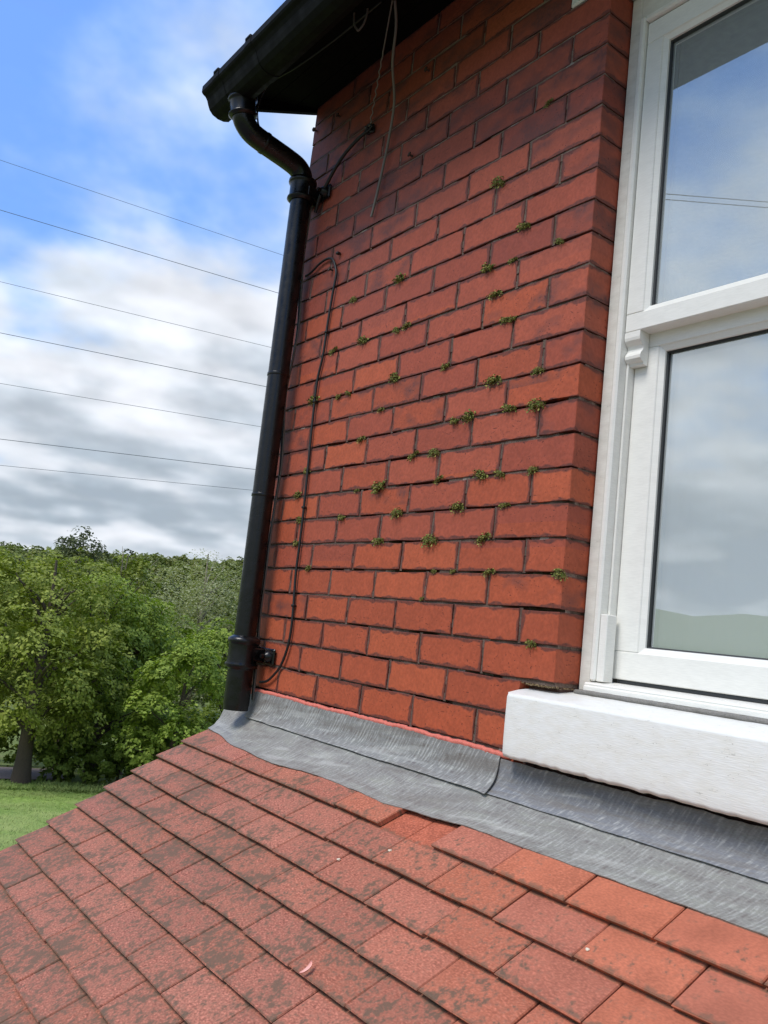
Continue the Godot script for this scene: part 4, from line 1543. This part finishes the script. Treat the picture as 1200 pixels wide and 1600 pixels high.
func build_grass() -> void:
	var b := B()
	for k in 7:
		var a := rnd(0, TAU)
		var lean := Vector3(cos(a), 0, sin(a)) * rnd(0.04, 0.09)
		var base := Vector3(rnd(-0.06, 0.06), 0, rnd(-0.06, 0.06))
		var side := Vector3(-sin(a), 0, cos(a)) * 0.009
		var hgt := rnd(0.03, 0.06)
		facet(b, [base - side, base + side, base + lean + Vector3(0, hgt, 0)], Vector3(cos(a), 0.4, sin(a)))
	var m := std(Color.WHITE, 0.8)
	m.vertex_color_use_as_albedo = true
	m.backlight_enabled = true
	m.backlight = Color(0.3, 0.3, 0.3)
	var mm := MultiMesh.new()
	mm.transform_format = MultiMesh.TRANSFORM_3D
	mm.use_colors = true
	mm.mesh = mesh_of(b, true)
	var n := 42000
	mm.instance_count = n
	var gn := FastNoiseLite.new()
	gn.seed = 8
	gn.frequency = 0.35
	for k in n:
		var az := rnd(-82.0, -60.0)
		var d := sqrt(rnd(13.0 * 13.0, 35.6 * 35.6))
		var p := from_eye(az, d)
		var t := gn.get_noise_2d(p.x, p.z)
		var s := rnd(0.7, 1.3) * (1.0 + 0.5 * t)
		if d > 34.0:
			s *= rnd(1.0, 2.4)
		mm.set_instance_transform(k, Transform3D(Basis(Vector3.UP, rnd(0, TAU)).scaled(Vector3(s * 1.2, s, s * 1.2)), p + Vector3(0, 0.055, 0)))
		mm.set_instance_color(k, Color(0.19, 0.29, 0.055).lerp(Color(0.32, 0.38, 0.11), clampf(0.4 + t * 0.9 + rnd(-0.25, 0.25), 0, 1)))
	var o := MultiMeshInstance3D.new()
	o.name = "grass"
	o.multimesh = mm
	o.material_override = m
	add_child(o)
	tag(o, "bright green mown grass sloping down to the trees", "grass", "", "stuff")

var leaf_mats := {}

func leaf_mat() -> StandardMaterial3D:
	if not leaf_mats.has("l"):
		var m := std(Color.WHITE, 0.6, 0.0, 0.35)
		m.vertex_color_use_as_albedo = true
		m.backlight_enabled = true
		m.backlight = Color(0.8, 0.85, 0.55)
		leaf_mats.l = m
	return leaf_mats.l

func crown_mesh(sd: int, rad: Vector3, lobes: int, sprays: int, leaves: int, leaf: float, dark: Color, light: Color, upright: float, loose: float) -> ArrayMesh:
	# lobes in the crown's volume, each hung with sprays of leaves on its outer face
	var r := RandomNumberGenerator.new()
	r.seed = sd
	var v := PackedVector3Array()
	var nn := PackedVector3Array()
	var cc := PackedColorArray()
	var idx := PackedInt32Array()
	for l in lobes:
		var d := Vector3(r.randf_range(-1, 1), r.randf_range(-1, 1), r.randf_range(-1, 1))
		while d.length() > 1.0 or d.length() < 0.25:
			d = Vector3(r.randf_range(-1, 1), r.randf_range(-1, 1), r.randf_range(-1, 1))
		d = d.normalized() * pow(d.length(), 0.45)
		var lc := d * rad * 0.74
		var lr := minf(rad.x, rad.y) * r.randf_range(0.26, 0.44)
		var lt := r.randf_range(-0.12, 0.12)
		for s in sprays:
			var o := Vector3(r.randfn(), r.randfn() * 0.8 + 0.25, r.randfn()).normalized()
			var sc := lc + o * lr * r.randf_range(0.55, 1.08) * Vector3(1.1, 0.8, 1.1)
			var sr := lr * r.randf_range(0.22, 0.42) * loose
			var lean := (o * 0.7 + Vector3(0, upright, 0)).normalized()
			var ta := lean.cross(Vector3(0.3, 0.2, 0.9)).normalized()
			var tb := lean.cross(ta)
			var st := lt + r.randf_range(-0.18, 0.18)
			for k in leaves:
				var a := r.randf() * TAU
				var q := sqrt(r.randf())
				var p := sc + (ta * cos(a) + tb * sin(a)) * sr * q + lean * r.randf_range(-0.25, 0.18) * sr - Vector3(0, 0.35 * sr * q * q, 0)
				var n := (lean + Vector3(r.randf_range(-0.6, 0.6), r.randf_range(-0.3, 0.6), r.randf_range(-0.6, 0.6))).normalized()
				var t := n.cross(Vector3(r.randf_range(-1, 1), r.randf_range(-1, 1), r.randf_range(-1, 1))).normalized()
				var u := n.cross(t)
				var z := leaf * r.randf_range(0.6, 1.25)
				var c := dark.lerp(light, clampf(0.45 + st + r.randf_range(-0.4, 0.4), 0, 1))
				var base := v.size()
				v.append(p - t * z)
				v.append(p + u * z * 0.6)
				v.append(p + t * z)
				v.append(p - u * z * 0.6)
				for j in 4:
					nn.append(n)
					cc.append(c)
				# t, u, n: front faces run clockwise seen from n
				idx.append_array([base, base + 1, base + 2, base, base + 2, base + 3] if (u - -t).cross(t + t).dot(n) < 0 else [base, base + 2, base + 1, base, base + 3, base + 2])
	var arr := []
	arr.resize(Mesh.ARRAY_MAX)
	arr[Mesh.ARRAY_VERTEX] = v
	arr[Mesh.ARRAY_NORMAL] = nn
	arr[Mesh.ARRAY_COLOR] = cc
	arr[Mesh.ARRAY_INDEX] = idx
	var m := ArrayMesh.new()
	m.add_surface_from_arrays(Mesh.PRIMITIVE_TRIANGLES, arr)
	return m

func tree(called: String, label: String, category: String, az: float, dist: float, height: float, spread: float, base_frac: float, o: Dictionary) -> Node3D:
	var at := from_eye(az, dist)
	var t := thing(called, label, category, at, o.get("group", "trees beyond the lawn"))
	var sd: int = o.seed
	var r := RandomNumberGenerator.new()
	r.seed = sd + 5
	var bark: Material = mats.bark_pale if o.get("pale", false) else mats.bark
	var cb := height * base_frac
	var ch := height - cb
	var tr: float = o.get("trunk", height * 0.03)
	var b := B()
	var lean := Vector3(r.randf_range(-0.05, 0.05), 0, r.randf_range(-0.05, 0.05))
	var stems: int = o.get("stems", 1)
	for s in stems:
		var off := Vector3.ZERO if stems == 1 else Vector3(r.randf_range(-0.5, 0.5), 0, r.randf_range(-0.5, 0.5)) * spread * 0.5
		var pts := []
		var rad := []
		for k in 9:
			var f := k / 8.0
			pts.append(off * (0.4 + f) + lean * height * f + Vector3(sin(f * 5.0 + s) * 0.02, 0, cos(f * 4.0 + s) * 0.02) * height * f + Vector3(0, height * 0.92 * f - (0.3 if k == 0 else 0.0), 0))
			rad.append(tr * (1.35 if k == 0 else 1.0) * (1.0 - 0.9 * f) + 0.01)
		tube(b, pts, rad, 9)
		for l in int(o.get("limbs", 9)):
			var f := r.randf_range(maxf(0.16, base_frac * 0.8), 0.8)
			var i := int(f * 8.0)
			var p0: Vector3 = (pts[i] as Vector3).lerp(pts[i + 1], f * 8.0 - i)
			var a := r.randf() * TAU
			var out := Vector3(cos(a), 0, sin(a)) * spread * r.randf_range(0.5, 0.95) * (1.1 - f * 0.6)
			var rise := height * r.randf_range(0.1, 0.25)
			var q := []
			var qr := []
			for k in 6:
				var g := k / 5.0
				q.append(p0 + out * g + Vector3(0, rise * pow(g, 0.7), 0) + Vector3(r.randf_range(-0.06, 0.06), r.randf_range(-0.06, 0.06), r.randf_range(-0.06, 0.06)) * spread * 0.5 * g)
				qr.append(tr * 0.42 * (1.0 - f * 0.6) * (1.0 - 0.88 * g) + 0.006)
			tube(b, q, qr, 6, false)
	obj("trunk", b, bark, t)
	var cm := crown_mesh(sd, Vector3(spread, ch * 0.55, spread), o.lobes, o.sprays, o.leaves, o.leaf, o.dark, o.light, o.get("upright", 0.6), o.get("loose", 1.0))
	var c := put("crown", cm, leaf_mat(), t)
	c.position = Vector3(lean.x * height * 0.6, cb + ch * 0.5, lean.z * height * 0.6)
	return t

func build_trees() -> void:
	mats.bark = mottled(Color8(74, 64, 54), Color8(92, 80, 68), Color8(58, 52, 46), 211, 0.03, 1.2, 0.95)
	mats.bark_pale = mottled(Color8(132, 122, 104), Color8(150, 140, 122), Color8(104, 96, 84), 213, 0.03, 1.2, 0.95)
	var d1 := Color(0.155, 0.195, 0.032)
	var l1 := Color(0.42, 0.46, 0.09)
	var d2 := Color(0.145, 0.215, 0.03)
	var l2 := Color(0.42, 0.51, 0.088)
	var dy := Color(0.16, 0.21, 0.032)
	var ly := Color(0.33, 0.36, 0.075)
	var dg := Color(0.27, 0.29, 0.14)
	var lg := Color(0.46, 0.47, 0.26)
	tree("sycamore_tree", "broad sycamore with thick trunk at the lawn edge, leftmost", "tree", -74.2, 35.5, 9.3, 3.4, 0.14, {"seed": 401, "trunk": 0.31, "limbs": 16, "lobes": 40, "sprays": 17, "leaves": 34, "leaf": 0.082, "dark": d1, "light": l1})
	tree("sycamore_tree", "leafy sycamore cut off by the left edge of the photo", "tree", -79.2, 36.5, 9.2, 2.8, 0.15, {"seed": 402, "trunk": 0.3, "limbs": 10, "lobes": 24, "sprays": 15, "leaves": 32, "leaf": 0.082, "dark": d1, "light": l1})
	tree("sycamore_tree", "fresh green sycamore in the middle, right of the thick trunk", "tree", -70.3, 38.5, 9.0, 2.8, 0.08, {"seed": 403, "trunk": 0.22, "limbs": 12, "lobes": 34, "sprays": 16, "leaves": 34, "leaf": 0.082, "dark": d2, "light": l2})
	tree("ash_tree", "yellow green tree with thin pale upright stems in the middle", "tree", -70.6, 45.0, 11.6, 2.6, 0.25, {"seed": 404, "trunk": 0.13, "stems": 3, "limbs": 7, "pale": true, "lobes": 30, "sprays": 15, "leaves": 20, "leaf": 0.105, "dark": dy, "light": ly, "loose": 1.2})
	tree("sycamore_tree", "bright green low sycamore close behind the roof verge", "tree", -65.6, 35.2, 6.4, 2.3, 0.04, {"seed": 405, "trunk": 0.16, "limbs": 10, "lobes": 32, "sprays": 16, "leaves": 34, "leaf": 0.08, "dark": d2, "light": l2})
	tree("sycamore_tree", "bright green sycamore partly hidden by the downpipe", "tree", -62.4, 39.0, 8.2, 2.8, 0.06, {"seed": 406, "trunk": 0.2, "limbs": 10, "lobes": 34, "sprays": 16, "leaves": 34, "leaf": 0.082, "dark": d2, "light": l2})
	tree("willow_tree", "large pale grey green willow dome beside the downpipe", "tree", -65.0, 58.0, 13.6, 5.4, 0.1, {"seed": 407, "trunk": 0.3, "limbs": 18, "pale": true, "lobes": 60, "sprays": 22, "leaves": 22, "leaf": 0.085, "dark": dg, "light": lg, "upright": 1.4, "loose": 1.5})
	tree("birch_tree", "sparse airy tree rising above the skyline at left", "tree", -73.0, 72.0, 14.4, 2.4, 0.45, {"seed": 408, "trunk": 0.12, "limbs": 22, "lobes": 34, "sprays": 12, "leaves": 10, "leaf": 0.13, "dark": Color(0.06, 0.08, 0.03), "light": Color(0.13, 0.15, 0.06), "loose": 1.6})
	tree("birch_tree", "small sparse tree top on the skyline right of the airy tree", "tree", -70.3, 80.0, 13.6, 1.6, 0.55, {"seed": 409, "trunk": 0.1, "limbs": 16, "lobes": 18, "sprays": 10, "leaves": 9, "leaf": 0.13, "dark": Color(0.06, 0.08, 0.03), "light": Color(0.13, 0.15, 0.06), "loose": 1.6})
	tree("sycamore_tree", "dark green tree behind the leftmost sycamore", "tree", -76.8, 47.0, 11.0, 3.4, 0.1, {"seed": 410, "trunk": 0.2, "limbs": 9, "lobes": 34, "sprays": 15, "leaves": 20, "leaf": 0.12, "dark": d1, "light": l1})
	tree("sycamore_tree", "dark green tree filling the gap behind the pale stems", "tree", -72.6, 51.0, 11.9, 3.2, 0.1, {"seed": 411, "trunk": 0.2, "limbs": 9, "lobes": 32, "sprays": 15, "leaves": 20, "leaf": 0.12, "dark": dy, "light": ly})
	tree("sycamore_tree", "mid green tree between the willow and the lawn", "tree", -67.4, 44.0, 8.6, 2.7, 0.06, {"seed": 412, "trunk": 0.18, "limbs": 12, "lobes": 30, "sprays": 16, "leaves": 30, "leaf": 0.088, "dark": d2, "light": l2})
	tree("sycamore_tree", "yellow green tree in the gap between the leftmost sycamore and the pale stems", "tree", -72.4, 41.5, 9.6, 2.7, 0.05, {"seed": 413, "trunk": 0.16, "limbs": 10, "lobes": 34, "sprays": 16, "leaves": 30, "leaf": 0.088, "dark": dy, "light": ly})
	tree("sycamore_tree", "mid green tree behind the low sycamore by the roof verge", "tree", -68.6, 40.5, 8.4, 2.6, 0.05, {"seed": 414, "trunk": 0.16, "limbs": 10, "lobes": 34, "sprays": 16, "leaves": 30, "leaf": 0.088, "dark": d2, "light": l2})
	# low bushes under the trees
	var bushes := [[-72.2, 36.6, 2.2, 1.8, "dark low bush right of the thick trunk"], [-70.4, 36.4, 1.7, 1.6, "low dark bush at the lawn edge, left of middle"], [-68.6, 36.2, 2.0, 1.6, "low dark bush at the lawn edge near the roof verge"], [-66.6, 36.6, 2.6, 1.7, "green bush at the far end of the lawn edge"], [-63.8, 36.0, 2.8, 1.8, "green bush low behind the roof verge"], [-61.6, 36.0, 3.0, 1.8, "green bush low behind the downpipe foot"], [-77.2, 42.5, 2.4, 2.0, "low bush across the lane at left"], [-74.0, 43.5, 2.6, 2.2, "low bush across the lane behind the thick trunk"]]
	for k in bushes.size():
		var q: Array = bushes[k]
		tree("hedge_bush", q[4], "bush", q[0], q[1], q[2], q[3], 0.0, {"seed": 430 + k, "trunk": 0.05, "stems": 2, "limbs": 4, "lobes": 16, "sprays": 14, "leaves": 20, "leaf": 0.085, "dark": Color(0.10, 0.15, 0.024), "light": Color(0.24, 0.31, 0.055), "group": "bushes at the lawn edge"})
	# bare dead branches in front of the middle trees
	var db := B()
	for k in 9:
		var p := Vector3(rnd(-0.3, 0.3), rnd(2.6, 3.4), rnd(-0.3, 0.3))
		var e := p + Vector3(rnd(0.2, 1.5), rnd(-0.1, 1.0), rnd(-1.5, -0.2))
		tube(db, spline([p, p.lerp(e, 0.5) + Vector3(0, rnd(-0.15, 0.2), 0), e], 4), [0.03, 0.028, 0.025, 0.022, 0.02, 0.016, 0.012, 0.009, 0.006], 5, false)
	tube(db, [Vector3(0, -0.3, 0), Vector3(0.1, 1.6, 0), Vector3(0, 3.2, 0)], [0.07, 0.055, 0.04], 6, false)
	var dead := obj("dead_tree", db, mats.bark_pale)
	dead.position = from_eye(-68.0, 37.4)
	tag(dead, "bare pale dead branches among the green leaves", "dead tree")
	# wooded hillside behind: one mass
	var far_kinds := []
	for k in 3:
		far_kinds.append(crown_mesh(450 + k, Vector3(3.6, 4.2, 3.6), 22, 12, 14, 0.26, Color(0.6, 0.62, 0.6), Color(1.15, 1.1, 1.1), 0.6, 1.0))
	for kind in 3:
		var mm := MultiMesh.new()
		mm.transform_format = MultiMesh.TRANSFORM_3D
		mm.use_colors = true
		mm.mesh = far_kinds[kind]
		var n := 190
		mm.instance_count = n
		for k in n:
			var az := rnd(-92.0, -52.0)
			var d := sqrt(rnd(62.0 * 62.0, 330.0 * 330.0))
			var p := from_eye(az, d)
			var s := rnd(0.75, 1.25)
			mm.set_instance_transform(k, Transform3D(Basis(Vector3.UP, rnd(0, TAU)).scaled(Vector3(s, s * rnd(0.9, 1.2), s)), p + Vector3(0, 3.4 * s, 0)))
			var c := Color(0.25, 0.315, 0.075).lerp(Color(0.34, 0.35, 0.13), rng.randf())
			if rng.randf() < 0.2:
				c = Color(0.17, 0.21, 0.06)
			mm.set_instance_color(k, c)
		var o := MultiMeshInstance3D.new()
		o.name = "woodland" if kind == 0 else "woodland_%03d" % kind
		o.multimesh = mm
		o.material_override = leaf_mat()
		add_child(o)
		tag(o, ["dense green woodland covering the hillside up to the skyline", "rounded tree crowns scattered through the wooded hillside", "paler tree crowns mixed into the wooded hillside"][kind], "woodland", "", "stuff")

func build_wires() -> void:
	var m := std(Color8(96, 100, 106), 0.5, 0.3)
	var ends := [[Vector3(-59.367, 28.545, -7.492), Vector3(-52.588, 26.606, -26.117), "highest of the seven power lines crossing the sky"], [Vector3(-59.17, 25.049, -8.032), Vector3(-52.585, 23.638, -26.124), "second power line from the top"], [Vector3(-58.892, 20.097, -8.797), Vector3(-52.524, 19.417, -26.294), "third power line from the top"], [Vector3(-58.696, 16.61, -9.336), Vector3(-52.533, 16.437, -26.268), "fourth and middle power line of the seven"], [Vector3(-58.504, 13.205, -9.862), Vector3(-52.491, 13.429, -26.384), "third power line from the bottom"], [Vector3(-58.296, 9.5, -10.435), Vector3(-52.441, 10.275, -26.522), "second power line from the bottom"], [Vector3(-58.199, 7.769, -10.702), Vector3(-52.497, 8.745, -26.368), "lowest of the seven power lines above the treetops"]]
	for k in ends.size():
		var a: Vector3 = ends[k][0]
		var d: Vector3 = ends[k][1] - a
		var pts := []
		for j in 49:
			var t := lerpf(-7.0, 9.0, j / 48.0)
			var p := a + d * t
			p.y += 0.10 * t * (t - 1.0) * 0.35
			pts.append(p)
		var mid: Vector3 = pts[24]
		for j in pts.size():
			pts[j] -= mid
		var b := B()
		tube(b, pts, 0.019 if k % 2 == 1 else 0.014, 6)
		var o := obj("power_line", b, m)
		o.position = mid
		tag(o, ends[k][2], "power line", "power lines across the sky")

func build_phone_lines() -> void:
	# two lines in front of the house, seen only as reflections in the upper pane, and their pole beside the garden
	var m := std(Color8(60, 62, 64), 0.6)
	var names := ["upper of two overhead lines mirrored in the top pane", "lower of two overhead lines mirrored in the top pane"]
	var d := Vector3(1.60, 0.0, 1.90)
	for k in 2:
		var a := Vector3(-10.292, 10.752 - 0.14 * k, 14.0)
		var pts := []
		for j in 33:
			var t := lerpf(-5.0, 14.0, j / 32.0)
			pts.append(a + d * t + Vector3(0, 0.006 * t * (t - 1.0), 0))
		var at: Vector3 = pts[0]
		for j in pts.size():
			pts[j] -= at
		var b := B()
		tube(b, pts, 0.011, 6)
		var o := obj("overhead_line", b, m)
		o.position = at
		tag(o, names[k], "overhead line", "overhead lines in front of the house")
	var foot := Vector3(-10.292, 0, 14.0) - d * 5.0
	foot.y = land(foot.x, foot.z)
	var pole := thing("line_pole", "wooden pole beside the garden carrying the overhead lines", "pole", foot)
	var top := 11.1 - foot.y
	var pb := B()
	tube(pb, [Vector3(0, -0.5, 0), Vector3(0, top * 0.5, 0), Vector3(0, top, 0)], [0.16, 0.135, 0.11], 10)
	obj("post", pb, mats.bark, pole)
	var cb := B()
	cbox(cb, Vector3(-0.5, top - 0.62, -0.05), Vector3(0.5, top - 0.5, 0.05), 0.01)
	obj("crossarm", cb, mats.bark, pole)

# ---------------------------------------------------------------- scene
func _ready() -> void:
	rng.seed = 4242
	var cam := Camera3D.new()
	cam.name = "camera"
	cam.fov = 62.5288
	cam.near = 0.05
	cam.far = 4000.0
	add_child(cam)
	cam.transform = Transform3D(Basis(Vector3(0.602257, 0.113221, -0.790233), Vector3(0.043988, 0.983681, 0.174462), Vector3(0.797089, -0.139832, 0.587448)), EYE)
	cam.current = true
	var env := Environment.new()
	env.background_mode = Environment.BG_SKY
	env.sky = make_sky()
	env.background_energy_multiplier = 1.0
	env.tonemap_mode = Environment.TONE_MAPPER_LINEAR
	env.tonemap_exposure = 1.9
	env.sdfgi_enabled = true
	env.ssao_enabled = true
	env.ssil_enabled = true
	var we := WorldEnvironment.new()
	we.name = "environment"
	we.environment = env
	add_child(we)
	var sun := DirectionalLight3D.new()
	sun.name = "sun"
	sun.light_color = Color(1.0, 0.98, 0.95)
	sun.light_energy = 0.5
	sun.light_angular_distance = 24.0
	sun.shadow_enabled = true
	add_child(sun)
	sun.look_at_from_position(Vector3.ZERO, -Vector3(0.02, 0.81, 0.58), Vector3.UP)
	tn.seed = 19
	tn.frequency = 0.006
	tn.fractal_octaves = 3
	print("sky done ", Time.get_ticks_msec())
	build_land()
	build_house()
	print("house done ", Time.get_ticks_msec())
	build_lean_to()
	build_lead()
	build_gutter()
	build_downpipe()
	print("roof done ", Time.get_ticks_msec())
	build_trees()
	build_grass()
	build_wires()
	build_phone_lines()
	build_cables()
	build_moss()
	build_dry_moss()
	build_litter()
	print("all done ", Time.get_ticks_msec())
